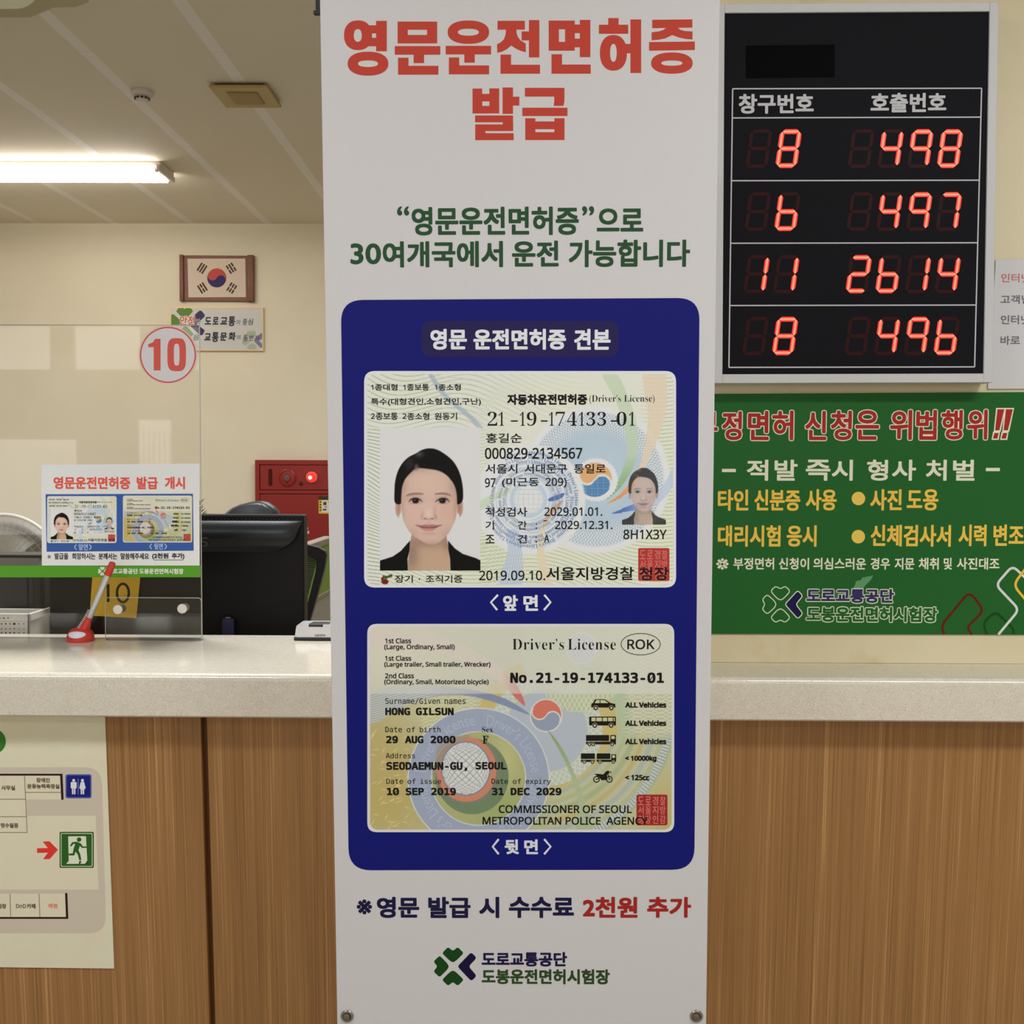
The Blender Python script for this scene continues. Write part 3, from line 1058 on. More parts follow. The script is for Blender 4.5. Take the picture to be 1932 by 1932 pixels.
def front_art(cv):
    cv.space(630, 560, 2.721)
    x, y = cv.x, cv.y
    cv.rgb[:] = (216, 216, 203)
    cv.mix(cv.blob(400, 500, 420, 190), (216, 217, 192), .8); cv.mix(cv.blob(900, 1380, 600, 200), (219, 219, 194), .9)
    cv.mix(cv.blob(1700, 1100, 300, 400), (216, 220, 190), .7); cv.mix(cv.blob(1150, 520, 350, 120), (219, 216, 196), .9)
    g = cv.lines(x / 5.4, .3) * cv.lines(y / 5.4, .3)
    cv.mix(g, (205, 206, 180), .35)
    # waves at the upper left
    wgt = np.clip((980 - x) / 500, 0, 1) * np.clip((690 - y) / 40, 0, 1)
    ph = (y + 46 * np.sin(x / 112 + y / 260) - .10 * x) / 25
    cv.mix(cv.lines(ph, .11) * wgt, (150, 163, 172), .95)
    wgt = np.clip((x - 420) / 200, 0, 1) * np.clip((1350 - x) / 400, 0, 1) * np.clip((660 - y) / 60, 0, 1)
    ph = (y - 40 * np.sin(x / 150) - .22 * x) / 26
    cv.mix(cv.lines(ph, .10) * wgt, (186, 192, 180), .9)
    for k in range(4):
        cv.mix(cv.poly([(490 + k * 6, 395), (560 + k * 7, 500), (690 + k * 8, 610), (740 + k * 8, 665), (735 + k * 8, 668), (680 + k * 8, 612), (552 + k * 7, 502), (482 + k * 6, 395)], 3), (158, 172, 184), .7)
    wl = np.clip((238 - x) / 4, 0, 1) * np.clip((y - 670) / 10, 0, 1)
    ph = (y - .35 * (x - 165) * (1 + .7 * np.sin(y / 130)) + 8 * np.sin(y / 60)) / (19 + 0 * y)
    cv.mix(cv.lines(ph, .13) * wl, (116, 134, 132), .95)
    # waves on the right and along the bottom
    wr = np.clip((np.maximum(x - 1560, (y - 1210) * 2)) / 80, 0, 1) * np.clip((x - 235) / 5, 0, 1)
    ph = (y + 44 * np.sin(x / 150 + .6) - .16 * x) / 20
    cv.mix(cv.lines(ph, .12) * wr, (160, 172, 130), .95)
    wm = np.clip((900 - x) / 30, 0, 1) * np.clip((x - 750) / 6, 0, 1) * np.clip((y - 660) / 30, 0, 1)
    ph = (y + 30 * np.sin(x / 45) + .3 * x) / 17
    cv.mix(cv.lines(ph, .14) * wm, (178, 190, 158), .9)
    # large rosette of chevrons
    cx, cy = 1347, 935
    cv.mix(cv.ell(cx, cy, 378, 378, 14), (221, 221, 214))
    r, a = cv.polar(cx, cy)
    cv.mix(cv.ell(cx, cy, 345, 345, 10) * np.clip((r - 60) / 240, 0, 1) ** .0, (206, 212, 212), .8)
    ph = a / (2 * PI) * 120 + .42 * tri(r / 24.0)
    m = cv.ell(cx, cy, 345, 345, 16) * np.clip((r - 120) / 140, 0.0, 1)
    cv.mix(cv.lines(ph, .21) * m, (126, 146, 174), .9)
    ph = a / (2 * PI) * 75 + .42 * tri(r / 24.0)
    m2 = cv.ell(cx, cy, 250, 250, 60)
    cv.mix(m2, (152, 176, 196), .62)
    cv.mix(cv.lines(r / 10 + .2 * tri(a / (2 * PI) * 80), .25) * m2, (198, 208, 214), .7)
    # ribbons
    rb = cv.poly([(1375, 390), (1450, 390), (1530, 560), (1562, 700), (1545, 850), (1485, 960), (1400, 1036), (1465, 930), (1505, 800), (1495, 680), (1450, 540)])
    cv.mix(rb, (186, 202, 170), .75); cv.mix(rb * np.clip((y - 800) / 200, 0, 1), (126, 160, 106), .8)
    rb = cv.poly([(1588, 390), (1692, 390), (1712, 500), (1692, 640), (1642, 780), (1572, 920), (1500, 1012), (1402, 1058), (1480, 1000), (1556, 900), (1596, 760), (1612, 600)])
    cv.mix(rb, (224, 206, 184), .8); cv.mix(rb * cv.lines((x + .12 * y) / 11, .16), (222, 172, 130), .8); cv.mix(rb * np.clip((y - 860) / 160, 0, 1), (216, 140, 82), .85)
    rb = cv.poly([(1752, 850), (1752, 935), (1690, 1040), (1600, 1085), (1428, 1110), (1500, 1078), (1580, 1045), (1680, 980)])
    cv.mix(rb, (184, 194, 212), .85); cv.mix(rb * np.clip((1640 - x) / 160, 0, 1), (70, 104, 166), .9)
    # taegeuk badge
    rm = 112 + 3 * np.sin(a * 36)
    cv.mix(np.clip((rm - r) / 4, 0, 1), (222, 221, 216))
    dx, dy = (x - 1340) , (y - 935)
    c_, s_ = math.cos(.50), math.sin(.50)
    ux, uy = dx * c_ + dy * s_, dy * c_ - dx * s_
    R = 88
    disc = cv.ell(1340, 935, R, R)
    orange = np.where((ux + R / 2) ** 2 + uy ** 2 < (R / 2) ** 2, 1, np.where((ux - R / 2) ** 2 + uy ** 2 < (R / 2) ** 2, 0, (uy < 0).astype(float)))
    cv.mix(disc, (84, 128, 168)); cv.mix(disc * orange, (224, 166, 116))
    bd = np.abs(np.where(ux < 0, np.hypot(ux + R / 2, uy) - R / 2, np.hypot(ux - R / 2, uy) - R / 2))
    sgn = np.where(ux < 0, uy > -3, uy < 3)
    cv.mix(disc * np.clip((7 - bd) / 3, 0, 1) * sgn, (220, 218, 212))
    cv.mix(disc * (1 - orange) * np.maximum(cv.lines(dx / 15, .1), cv.lines(dy / 15, .1)), (130, 165, 194), .7)
    # left globe rosette
    cx, cy = 1005, 1040
    cv.mix(cv.ell(cx, cy, 285, 285, 14) * np.clip((x - 752) / 6, 0, 1), (222, 222, 214))
    r, a = cv.polar(cx, cy)
    cv.mix(cv.ell(cx, cy, 262, 262, 8) * np.clip((x - 752) / 6, 0, 1), (214, 219, 216), .8)
    m = cv.ell(cx, cy, 190, 190, 8)
    cv.mix(m * cv.lines(r / 17, .2), (160, 176, 198), .6)
    cv.mix(np.clip((r - 95) / 6, 0, 1) * np.clip((258 - r) / 6, 0, 1) * (x > 1005) * cv.lines(a * 60 / PI, .3), (150, 168, 198), .5)
    cv.mix(np.clip((r - 176) / 4, 0, 1) * np.clip((186 - r) / 4, 0, 1), (224, 224, 222))
    cx, cy = 1000, 1035
    r, a = cv.polar(cx, cy)
    cv.mix(cv.ell(cx, cy, 106, 106), (224, 224, 222)); cv.mix(cv.ell(cx, cy, 97, 97), (178, 194, 208)); cv.mix(cv.lines(a * 40 / PI, .3) * cv.ell(cx, cy, 97, 97), (208, 214, 216), .6)
    gl = cv.ell(cx, cy, 80, 80)
    cv.mix(gl, (216, 217, 216))
    lon = (x - cx) / np.sqrt(np.maximum(80 ** 2 - (y - cy) ** 2, 60))
    cv.mix(gl * np.maximum(cv.lines(lon * 3, .07), cv.lines((y - cy) / 25, .07)), (186, 190, 186), .9)
    cv.mix(gl * np.clip((r - 60) / 20, 0, 1), (170, 186, 206), .4)
    rb = cv.poly([(1180, 1042), (1128, 1075), (1075, 1150), (1045, 1250), (1050, 1380), (1075, 1490), (1116, 1490), (1088, 1350), (1082, 1230), (1112, 1130)])
    cv.mix(rb, (228, 202, 172), .85); cv.mix(rb * np.clip((1180 - y) / 100, 0, 1), (214, 150, 96), .8)
    rb = cv.poly([(848, 1490), (962, 1490), (968, 1310), (945, 1200), (885, 1205), (893, 1300)])
    cv.mix(rb, (190, 199, 212), .8); cv.mix(rb * cv.lines((x + .16 * y) / 12, .16), (150, 166, 194), .8)
    cv.mix(cv.poly([(1182, 1002), (1105, 1030), (1112, 1046), (1168, 1030)]), (76, 110, 168), .95)
    rb = cv.poly([(755, 1045), (830, 1000), (900, 975), (905, 1000), (830, 1040), (755, 1090)])
    cv.mix(rb, (206, 216, 190), .8); cv.mix(rb * cv.lines((y + .5 * x) / 9, .2), (150, 176, 134), .8)
    # bean mark
    cv.mix(cv.ell(262, 1462, 19, 14), (112, 40, 28)); cv.mix(cv.ell(250, 1448, 8, 10), (112, 40, 28))
    cv.mix(cv.poly([(266, 1450), (250, 1436), (254, 1428), (272, 1432), (296, 1422), (300, 1436), (276, 1444)]), (70, 84, 38))


def back_art(cv):
    cv.space(630, 1150, 2.4704)
    x, y = cv.x, cv.y
    cv.rgb[:] = (184, 185, 154)
    cv.mix(cv.blob(230, 860, 330, 330), (180, 162, 100), 1.0); cv.mix(cv.blob(170, 620, 160, 200), (180, 162, 104), .8)
    cv.mix(cv.blob(1560, 950, 160, 230), (184, 168, 106), .9); cv.mix(cv.blob(1350, 200, 400, 200), (196, 196, 172), .7)
    cv.mix(cv.blob(800, 900, 260, 200), (164, 168, 124), .9); cv.mix(cv.blob(300, 200, 260, 160), (214, 204, 160), .8)
    # lattice fields
    r, a = cv.polar(990, 560)
    lat = np.maximum(cv.lines(a * 26 / PI + r / 34, .13), cv.lines(a * 26 / PI - r / 34, .13))
    ann = lambda r0, r1, sf=5: np.clip((r - r0) / sf, 0, 1) * np.clip((r1 - r) / sf, 0, 1)
    cv.mix(cv.ell(990, 560, 190, 190), (170, 178, 192), .85)
    cv.mix(ann(190, 262), (184, 190, 176), .9); cv.mix(ann(190, 262) * lat, (206, 208, 196), .95)
    seg = ann(262, 335) * ((np.sin(a * 2.0 + .9) > -.2) | (y > 560))
    cv.mix(seg, (188, 168, 104), .9); cv.mix(seg * np.maximum(cv.lines((x + y) / 16, .12), cv.lines((x - y) / 16, .12)), (214, 192, 128), .8)
    cv.mix(ann(335, 410) * (x > 900), (168, 184, 148), .7)
    lr = np.maximum(cv.lines((y + 10 * np.sin(x / 17)) / 18, .13), cv.lines((y - 10 * np.sin(x / 17)) / 18, .13))
    cv.mix(lr * np.clip((x - 1330) / 60, 0, 1) * np.clip((640 - y) / 60, 0, 1), (212, 208, 184), .9)
    cv.mix(lr * np.clip((x - 400) / 20, 0, 1) * np.clip((700 - x) / 40, 0, 1) * np.clip((560 - y) / 10, 0, 1) * np.clip((y - 395) / 10, 0, 1), (212, 210, 180), .9)
    cv.mix(cv.blob(500, 480, 120, 50), (200, 196, 140), .6)
    # broad bands sweeping round the lower right
    r2, a2 = cv.polar(900, 430)
    sw = np.clip((r2 - 420) / 30, 0, 1) * np.clip((720 - r2) / 10, 0, 1) * np.clip((y - 560) / 60, 0, 1) * np.clip((x - 980) / 60, 0, 1)
    st = (np.floor(r2 / 42) % 4)
    for k, c in enumerate(((164, 170, 128), (182, 170, 118), (166, 174, 158), (172, 178, 136))):
        cv.mix(sw * (st == k), c, .9)
    fl = cv.lines(a2 * 60 + r2 / 26, .22) * np.clip(cv.lines(r2 / 42, .36), 0, 1)
    cv.mix(sw * fl, (212, 210, 180), .85)
    rim = np.clip((r2 - 655) / 8, 0, 1) * np.clip((700 - r2) / 8, 0, 1) * np.clip((y - 560) / 60, 0, 1) * np.clip((x - 980) / 60, 0, 1)
    cv.mix(rim, (150, 162, 172), .8); cv.mix(rim * cv.lines(a2 * 46, .24), (212, 210, 186), .95)
    # upper rosette with small globe
    r, a = cv.polar(1155, 180)
    cv.mix(cv.ell(1155, 180, 270, 270, 20) * np.clip((1500 - x) / 60, 0, 1), (186, 194, 158), .45)
    cv.mix(cv.lines(a * 60 / PI + r / 26, .2) * ann(0, 1e9) * cv.ell(1155, 180, 270, 270, 10), (204, 204, 178), .6)
    cv.mix(cv.lines(r / 24, .1) * cv.ell(1155, 180, 160, 160), (168, 182, 140), .6)
    cv.mix(cv.ell(1155, 180, 73, 73), (206, 206, 204)); cv.mix(cv.ell(1155, 180, 68, 68), (176, 182, 194), .9)
    cv.mix(cv.ell(1155, 180, 66, 66) * np.maximum(cv.lines((x + y) / 22, .12), cv.lines((x - y) / 22, .12)), (204, 204, 204), .8)
    gr = cv.poly([(1000, 390), (1290, 390), (1270, 420), (1180, 470), (1090, 470), (1030, 430)])
    cv.mix(gr, (176, 186, 148), .8); cv.mix(gr * np.maximum(cv.lines(x / 22 + y / 40, .14), cv.lines(x / 22 - y / 40, .14)), (212, 210, 186), .9)
    # great ring
    cx, cy = 675, 785
    r, a = cv.polar(cx, cy)
    ins = cv.ell(cx, cy, 218, 218)
    cv.mix(cv.ell(cx, cy, 331, 331), (202, 204, 204)); cv.mix(cv.ell(cx, cy, 326, 326), (150, 158, 176))
    cv.mix(cv.ell(cx, cy, 326, 326) * cv.lines(r / 5 + .4 * np.sin(a * 40), .2), (162, 170, 186), .5)
    cv.mix(cv.ell(cx, cy, 222, 222), (202, 204, 200)); cv.mix(ins, (166, 167, 118))
    cv.mix(ins * cv.blob(760, 900, 120, 100), (148, 162, 100), .8); cv.mix(ins * cv.blob(800, 700, 60, 120), (196, 192, 130), .5)
    cv.mix(ins * cv.ell(645, 775, 170, 178), (112, 128, 98)); cv.mix(ins * cv.ell(620, 748, 160, 156), (128, 124, 110), .6)
    cv.mix(cv.ell(618, 742, 140, 152), (196, 128, 100)); cv.mix(cv.poly([(470, 760), (485, 640), (560, 590), (640, 585), (540, 640), (500, 720)]), (150, 140, 128), .7)
    cv.mix(cv.ell(615, 738, 116, 128), (120, 128, 150)); gl = cv.ell(615, 738, 110, 122)
    cv.mix(gl, (206, 206, 200))
    ux = ((x - 615) + (y - 738)) / 1.5; uy = ((x - 615) - (y - 738)) / 1.5
    bow = np.sqrt(np.maximum(1 - ((x - 615) / 118) ** 2 - ((y - 738) / 130) ** 2, .05))
    cv.mix(gl * np.maximum(cv.lines(ux / bow / 26, .08), cv.lines(uy / bow / 26, .08)), (108, 114, 124), .9)
    # swooshes and badge
    sw = cv.poly([(168, 95), (168, 180), (400, 185), (600, 240), (760, 322), (850, 412), (893, 442), (840, 330), (700, 215), (500, 130), (300, 92)])
    cv.mix(sw, (220, 190, 178), .6); cv.mix(sw * cv.lines((y - .2 * x) / 9, .14), (206, 160, 150), .6); cv.mix(sw * np.clip((x - 780) / 60, 0, 1), (190, 96, 84), .8)
    sw = cv.poly([(168, 395), (168, 530), (330, 445), (480, 402), (620, 398), (760, 432), (915, 488), (800, 412), (650, 372), (450, 348), (300, 352)])
    cv.mix(sw, (186, 192, 198), .7); cv.mix(sw * cv.lines((y + .25 * x) / 11, .16), (122, 132, 146), .8); cv.mix(sw * np.clip((x - 430) / 250, 0, 1), (118, 128, 158), .8)
    cv.mix(cv.ell(990, 490, 76, 78), (206, 204, 196))
    disc = cv.ell(990, 490, 70, 72)
    c_, s_ = math.cos(.50), math.sin(.50)
    ux, uy = (x - 990) * c_ + (y - 490) * s_, (y - 490) * c_ - (x - 990) * s_
    R = 70
    red = np.where((ux + R / 2) ** 2 + uy ** 2 < (R / 2) ** 2, 1, np.where((ux - R / 2) ** 2 + uy ** 2 < (R / 2) ** 2, 0, (uy < 0).astype(float)))
    cv.mix(disc, (142, 150, 168)); cv.mix(disc * red, (202, 114, 96))
    bd = np.abs(np.where(ux < 0, np.hypot(ux + R / 2, uy) - R / 2, np.hypot(ux - R / 2, uy) - R / 2))
    cv.mix(disc * np.clip((4 - bd) / 2, 0, 1) * np.where(ux < 0, uy > -2, uy < 2), (214, 208, 200))
    lf = cv.poly([(996, 556), (1062, 640), (1122, 760), (1172, 900), (1200, 1040), (1128, 1040), (1142, 900), (1100, 760), (1050, 650)])
    cv.mix(lf, (162, 176, 138), .95); cv.mix(lf * np.clip((800 - y) / 240, 0, 1), (122, 142, 84), .9); cv.mix(lf * cv.lines((x - .3 * y) / 7, .2), (196, 202, 176), .4)
    # flecks on the gold ground
    q = np.clip((390 - x) / 60, 0, 1) * np.clip((y - 540) / 30, 0, 1) * (1 - cv.ell(675, 785, 331, 331))
    for k in range(70):
        fx, fy, fa = rng.uniform(180, 420), rng.uniform(560, 1020), rng.uniform(-1.2, .4)
        dx, dy = (x - fx) * math.cos(fa) + (y - fy) * math.sin(fa), -(x - fx) * math.sin(fa) + (y - fy) * math.cos(fa)
        cv.mix(q * np.exp(-(dx / 14) ** 2 - (dy / 2.4) ** 2), (218, 200, 140), .8)
    # pale band across the top
    cv.mix(np.clip((390 - y) / 3, 0, 1), (208, 206, 196), .62)


def seal(pr, x0, y0, x1, y1, layer=2, red=(168, 52, 46)):
    pr.rect(x0, y0, x1, y1, red, layer, 3.5)
    w, hh = (x1 - x0), (y1 - y0)
    lt = (198, 112, 102)
    for i, ch in enumerate('도로경찰서울지방청장인감'):
        c, r_ = i % 4, i // 4
        pr.text(ch, x0 + w * (.05 + .235 * c), y0 + hh * (.06 + .305 * r_), x0 + w * (.235 + .235 * c), y0 + hh * (.34 + .305 * r_), lt, layer=layer + .5, res=2, bold=.2)


def licence_front(parent, pl, e, xf=None, step=1.0, small=False, layer=2):
    pr = Print(pl, e, xf=xf)
    b = .55 if not small else .0
    pr.rect(687, 700, 1275.5, 1108.5, (214, 213, 210), layer, 20)
    root = pr.build('licence_card', parent, label='printed specimen licence card, Korean side with portrait')
    cv = Canvas(693, 706, 1270, 1103, step)
    front_art(cv)
    cv.to_mesh(pr, 'guilloche', root, layer + 1, corner=14)
    cv = Canvas(717, 807, 906.5, 1076.5, step)
    paint_portrait(cv)
    cv.to_mesh(pr, 'portrait', root, layer + 2, label='printed portrait of a smiling woman with dark tied-back hair and black jacket')
    # ghost portrait
    gx, kx, gy, ky = 1173.5, .437, 864, .467
    cv2 = Canvas(gx, gy + 40 * ky, gx + 189.5 * kx, gy + 269.5 * ky, step)
    front_art(cv2)
    paint_portrait(cv2, pale=.24, place=(gx, kx, gy, ky))
    cv2.to_mesh(pr, 'ghost_portrait', root, layer + 2, label='small faint repeat of the portrait')
    t = Print(pl, e, xf=xf)
    Lr = layer + 3
    kw = dict(layer=Lr, res=3)
    T = lambda s_, x0, y0, x1, y1, bold=.28, **k: t.text(s_, x0, y0, x1, y1, k.pop('col', INK), bold=bold, **{**kw, **k})
    for s_, x0, x1 in (('종대형', 707.5, 750), ('종보통', 768, 809.5), ('종소형', 827.5, 869.5)):
        T(s_, x0, 724.5, x1, 737); T('1', x0 - 7, 726, x0 - 3, 735.5, font='i')
    T('특수(대형견인,소형견인,구난)', 700, 751, 907.5, 766)
    for s_, x0, x1 in (('종보통', 709, 750.5), ('종소형', 768.5, 810)):
        T(s_, x0, 778.7, x1, 792.3); T('2', x0 - 9, 780, x0 - 1.5, 790.5, font='i')
    T('원동기', 820, 778.7, 862.3, 792.3)
    T('자동차운전면허증', 957, 743.5, 1108, 764, bold=.9)
    T("(Driver's License)", 1112, 744.9, 1235, 762, bold=0, font='s', offset=-.010)
    sp_ = [('2', 920, 938), ('1', 941, 951), ('1', 981, 990.5), ('9', 994, 1012), ('1', 1036, 1045), ('7', 1048.5, 1066), ('4', 1070, 1088.5), ('1', 1092.5, 1102), ('3', 1106.5, 1123), ('3', 1127, 1143.5), ('0', 1163.5, 1182), ('1', 1187, 1197.5)]
    for s_, x0, x1 in sp_:
        T(s_, x0, 777 if s_ != '1' else 777.5, x1, 803.2, bold=0, font='s', offset=-.012)
    for x0, x1 in ((964, 977), (1020.5, 1033), (1152.5, 1164)):
        t.rect(x0, 793, x1, 795.6, INK, Lr)
    T('홍길순', 917, 817.3, 984.6, 835.8)
    T('000829-2134567', 915, 844.8, 1098.6, 865.8, bold=.4, font='i')
    T('서울시', 916, 875.3, 976, 893.3); T('서대문구', 990, 875.3, 1070, 893.3); T('통일로', 1083, 875.3, 1142.7, 893.3)
    T('97', 915, 902, 935, 919.4, font='i'); T('(미근동', 947, 901, 1017, 920); T('209)', 1029, 901.5, 1069, 920, font='i')
    T('적성검사', 915.6, 957, 995, 974.6); T('2029.01.01.', 1027, 957, 1136.4, 973.5, font='i')
    T('기', 916, 983, 932, 999); T('간', 977, 983, 994, 999); T(':', 1010.5, 987, 1013, 998, bold=.2); T('-', 1025, 981.5, 1032, 983.2, bold=0)
    T('2029.12.31.', 1047, 982.6, 1155.5, 998.5, font='i')
    T('조', 916, 1009, 933, 1025); T('건', 977, 1009, 994, 1025); T(':', 1010.5, 1012, 1013, 1024, bold=.2); T('A', 1026.5, 1008.5, 1036.5, 1023.5, font='i')
    T('8H1X3Y', 1176, 999, 1257.7, 1017.5, font='i')
    T('2019.09.10.', 904, 1076.4, 1028.7, 1095, font='i')
    T('서울지방경찰', 1030.6, 1069.5, 1196, 1094.7, bold=.5); T('청장', 1206, 1069.5, 1262, 1094.7, bold=.5)
    T('장기', 745, 1085, 779, 1099.5); T('·', 790, 1091, 793, 1094, bold=0); T('조직기증', 803, 1085, 872.6, 1099.5)
    if not small:
        for r0, n_, a0 in ((232, 4, 10), (208, 4, 40), (186, 4, 22), (146, 4, 0), (122, 4, 30)):
            t.space(630, 560, 2.721)
            for k in range(n_):
                for bb in (0, 180):
                    st_ = a0 + k * 46 + bb
                    mid = (st_ + 20) % 360
                    if r0 > 190 and 240 < mid < 320:
                        continue
                    t.arc_text("Driver's License", 1005, 1040, r0, r0 + 21, st_, 42, (112, 130, 168) if r0 > 180 else (138, 150, 172), Lr - .6, font='s')
            t.space()
    t.build('lettering', root, label='black printed particulars')
    s2 = Print(pl, e, xf=xf)
    seal(s2, 1204, 1034, 1263, 1096, layer + 1.4, (172, 56, 50))
    s2.build('seal', root, label='red square seal')
    return root


def licence_back(parent, pl, e, xf=None, step=1.0, small=False, layer=2):
    pr = Print(pl, e, xf=xf)
    pr.rect(693, 1177, 1272, 1570, (208, 205, 198), layer, 18)
    root = pr.build('licence_card', parent, label='printed specimen licence card, English side with vehicle symbols')
    cv = Canvas(698.5, 1182.5, 1267, 1565, step)
    back_art(cv)
    cv.to_mesh(pr, 'guilloche', root, layer + 1, corner=14)
    t = Print(pl, e, xf=xf)
    Lr = layer + 3
    kw = dict(layer=Lr, res=3)
    BK = (26, 25, 22)
    T = lambda s_, x0, y0, x1, y1, bold=.35, **k: t.text(s_, x0, y0, x1, y1, k.pop('col', BK), bold=bold, **{**kw, **k})
    if not small:
        t.space(630, 1150, 2.4704)
        t.clip = (170, 60, 1570, 1022)
        for st_ in (8, 188):
            t.arc_text("Driver's License", 675, 785, 245, 300, st_, 76, (168, 176, 192), Lr - .5, bold=0)
            t.arc_text("Driver's", 675, 785, 245, 300, st_ + 88, 38, (168, 176, 192), Lr - .5)
            t.arc_text("License", 675, 785, 245, 300, st_ + 130, 38, (168, 176, 192), Lr - .5)
        t.space()
    for s_, x1, y0, y1 in (('1st Class', 775.7, 1203.8, 1213.8), ('1st Class', 776, 1236.8, 1246.8), ('2nd Class', 781, 1269.8, 1279.8)):
        T(s_, 726.5, y0, x1, y1, font='i')
    T('(Large, Ordinary, Small)', 725, 1215.4, 858, 1227.6, font='i'); T('(Large trailer, Small trailer, Wrecker)', 725, 1248.4, 925.5, 1260.4, font='i')
    T('(Ordinary, Small, Motorized bicycle)', 725, 1281.4, 922, 1293.4, font='i')
    T("Driver’s", 966.8, 1205, 1064, 1225.8, bold=0, font='s', offset=-.010, spacing=1.05); T('License', 1071.5, 1205, 1161.8, 1225.8, bold=0, font='s', offset=-.010, spacing=1.05)
    T('ROK', 1183.5, 1206.2, 1235, 1225, bold=.4, font='i')
    t.stroke(ell_pts(1208.7, 1215.3, 37, 20.3, 48), 1.3, BK, Lr, closed=True)
    for s_, x0, y0, x1, y1, bo in (('No.21-19-174133-01', 962.7, 1268.6, 1252.6, 1288.8, 1.1),
                                   ('Surname/Given', 727, 1316.8, 830, 1329, .1), ('names', 839, 1319.5, 878.5, 1328.3, .1),
                                   ('HONG', 727, 1335, 774, 1349.4, .9), ('GILSUN', 784.5, 1335, 856, 1349.4, .9),
                                   ('Date', 727, 1371, 758.5, 1381.4, .1), ('of', 767.5, 1371, 783, 1381.4, .1), ('birth', 792, 1371, 831, 1381.4, .1),
                                   ('29', 728.5, 1388, 751, 1402.4, .9), ('AUG', 764, 1388, 799, 1402.4, .9), ('2000', 812.5, 1388, 859.7, 1402.4, .9),
                                   ('Address', 728, 1420.4, 783, 1430.6, .1),
                                   ('SEODAEMUN-GU,', 729, 1437.4, 881.5, 1454.8, .9), ('SEOUL', 897, 1437.4, 956, 1451.8, .9),
                                   ('Date', 729, 1468.8, 760.5, 1478.9, .1), ('of', 769, 1468.8, 784, 1478.9, .1), ('issue', 793, 1468.8, 832, 1478.9, .1),
                                   ('10', 730, 1486, 753, 1500.4, .9), ('SEP', 765.5, 1486, 800, 1500.4, .9), ('2019', 813.5, 1486, 860.3, 1500.4, .9),
                                   ('Date', 927.5, 1468.8, 958.5, 1478.9, .1), ('of', 967.5, 1468.8, 983, 1478.9, .1), ('expiry', 992, 1468.8, 1039, 1481.4, .1),
                                   ('31', 928, 1486, 950.5, 1500.4, .9), ('DEC', 963.5, 1486, 999, 1500.4, .9), ('2029', 1012, 1486, 1059.3, 1500.4, .9)):
        T(s_.replace('0', 'O'), x0, y0, x1, y1, bold=bo, font='m')
        for q, ch in enumerate(s_):
            if ch == '0':
                cw = (x1 - x0) / (len(s_) - .16)
                xc, yc, hh = x0 + cw * (q + .42), (y0 + y1) / 2, (y1 - y0)
                t.stroke([(xc - cw * .2, yc + hh * .24), (xc + cw * .2, yc - hh * .24)], .9 + bo * .5, BK, Lr + .5)
    T('Sex', 909.3, 1371, 930.4, 1381.6, bold=0, font='s', offset=-.004); T('F', 910.5, 1388, 921.7, 1402.8, bold=.2, font='s')
    T('COMMISSIONER OF SEOUL', 941, 1519, 1192, 1534, bold=.45, font='i'); T('METROPOLITAN POLICE  AGENCY', 910.5, 1541, 1222, 1556, bold=.45, font='i')
    for y in (1324.2, 1358.6, 1393.2):
        T('ALL Vehicles', 1179.5, y, 1257, y + 11, bold=.75, font='i')
    T('< 10000kg', 1179.5, 1425.2, 1238.6, 1438, bold=.75, font='i'); T('< 125cc', 1179.5, 1461.6, 1225.3, 1472.2, bold=.75, font='i')
    t.build('lettering', root, label='black printed particulars in English')
    v = Print(pl, e, xf=xf)
    v.space(980, 1170, 4.713)
    lt = (190, 186, 140)
    P_ = lambda pts: v.poly(pts, BK, Lr)
    W_ = lambda pts: v.poly(pts, lt, Lr + 1)
    wheel = lambda x, y, r=20: (v.disc(x, y, r, lt, Lr + 1), v.disc(x, y, r * .88, BK, Lr + 2), v.disc(x, y, r * .45, lt, Lr + 3))
    P_([(638, 775), (640, 745), (655, 733), (672, 703), (762, 703), (806, 735), (852, 745), (853, 778)])
    W_([(684, 710), (713, 710), (713, 737), (668, 737)]); W_([(720, 710), (758, 710), (790, 737), (720, 737)]); wheel(678, 780, 23); wheel(817, 780, 23)
    v.rect(620, 857, 858, 936, BK, Lr, 8)
    for x0, x1 in ((640, 677), (684, 732), (740, 780), (788, 830)):
        v.rect(x0, 866, x1, 898, lt, Lr + 1)
    v.rect(838, 866, 848, 898, lt, Lr + 1); wheel(670, 936, 23); wheel(815, 936, 23)
    v.rect(592, 1021, 797, 1074, BK, Lr); v.rect(808, 1021, 858, 1104, BK, Lr, 6); v.rect(816, 1030, 848, 1056, lt, Lr + 1, 4); v.rect(592, 1080, 858, 1104, BK, Lr)
    for x in (622, 655, 825):
        wheel(x, 1104, 18)
    v.rect(547, 1184, 671, 1234, BK, Lr); v.rect(687, 1184, 808, 1234, BK, Lr); v.rect(547, 1240, 671, 1260, BK, Lr); v.rect(687, 1240, 860, 1260, BK, Lr)
    v.rect(816, 1192, 860, 1260, BK, Lr, 5); v.rect(824, 1200, 850, 1224, lt, Lr + 1, 3)
    for x in (577, 650, 716, 835):
        wheel(x, 1261, 17)
    for x in (685, 800):
        v.stroke(ell_pts(x, 1415, 25, 26, 28), 9, BK, Lr, closed=True)
        v.disc(x, 1415, 6, BK, Lr)
    P_([(662, 1366), (705, 1366), (745, 1372), (768, 1345), (790, 1336), (806, 1356), (782, 1370), (776, 1420), (730, 1424), (708, 1392)])
    v.stroke([(782, 1352), (802, 1415)], 8, BK, Lr); v.stroke([(690, 1380), (722, 1400), (685, 1415)], 8, BK, Lr); v.stroke([(806, 1340), (816, 1360)], 6, BK, Lr)
    v.space()
    v.build('vehicle_symbols', root, label='five black vehicle symbols')
    s2 = Print(pl, e, xf=xf)
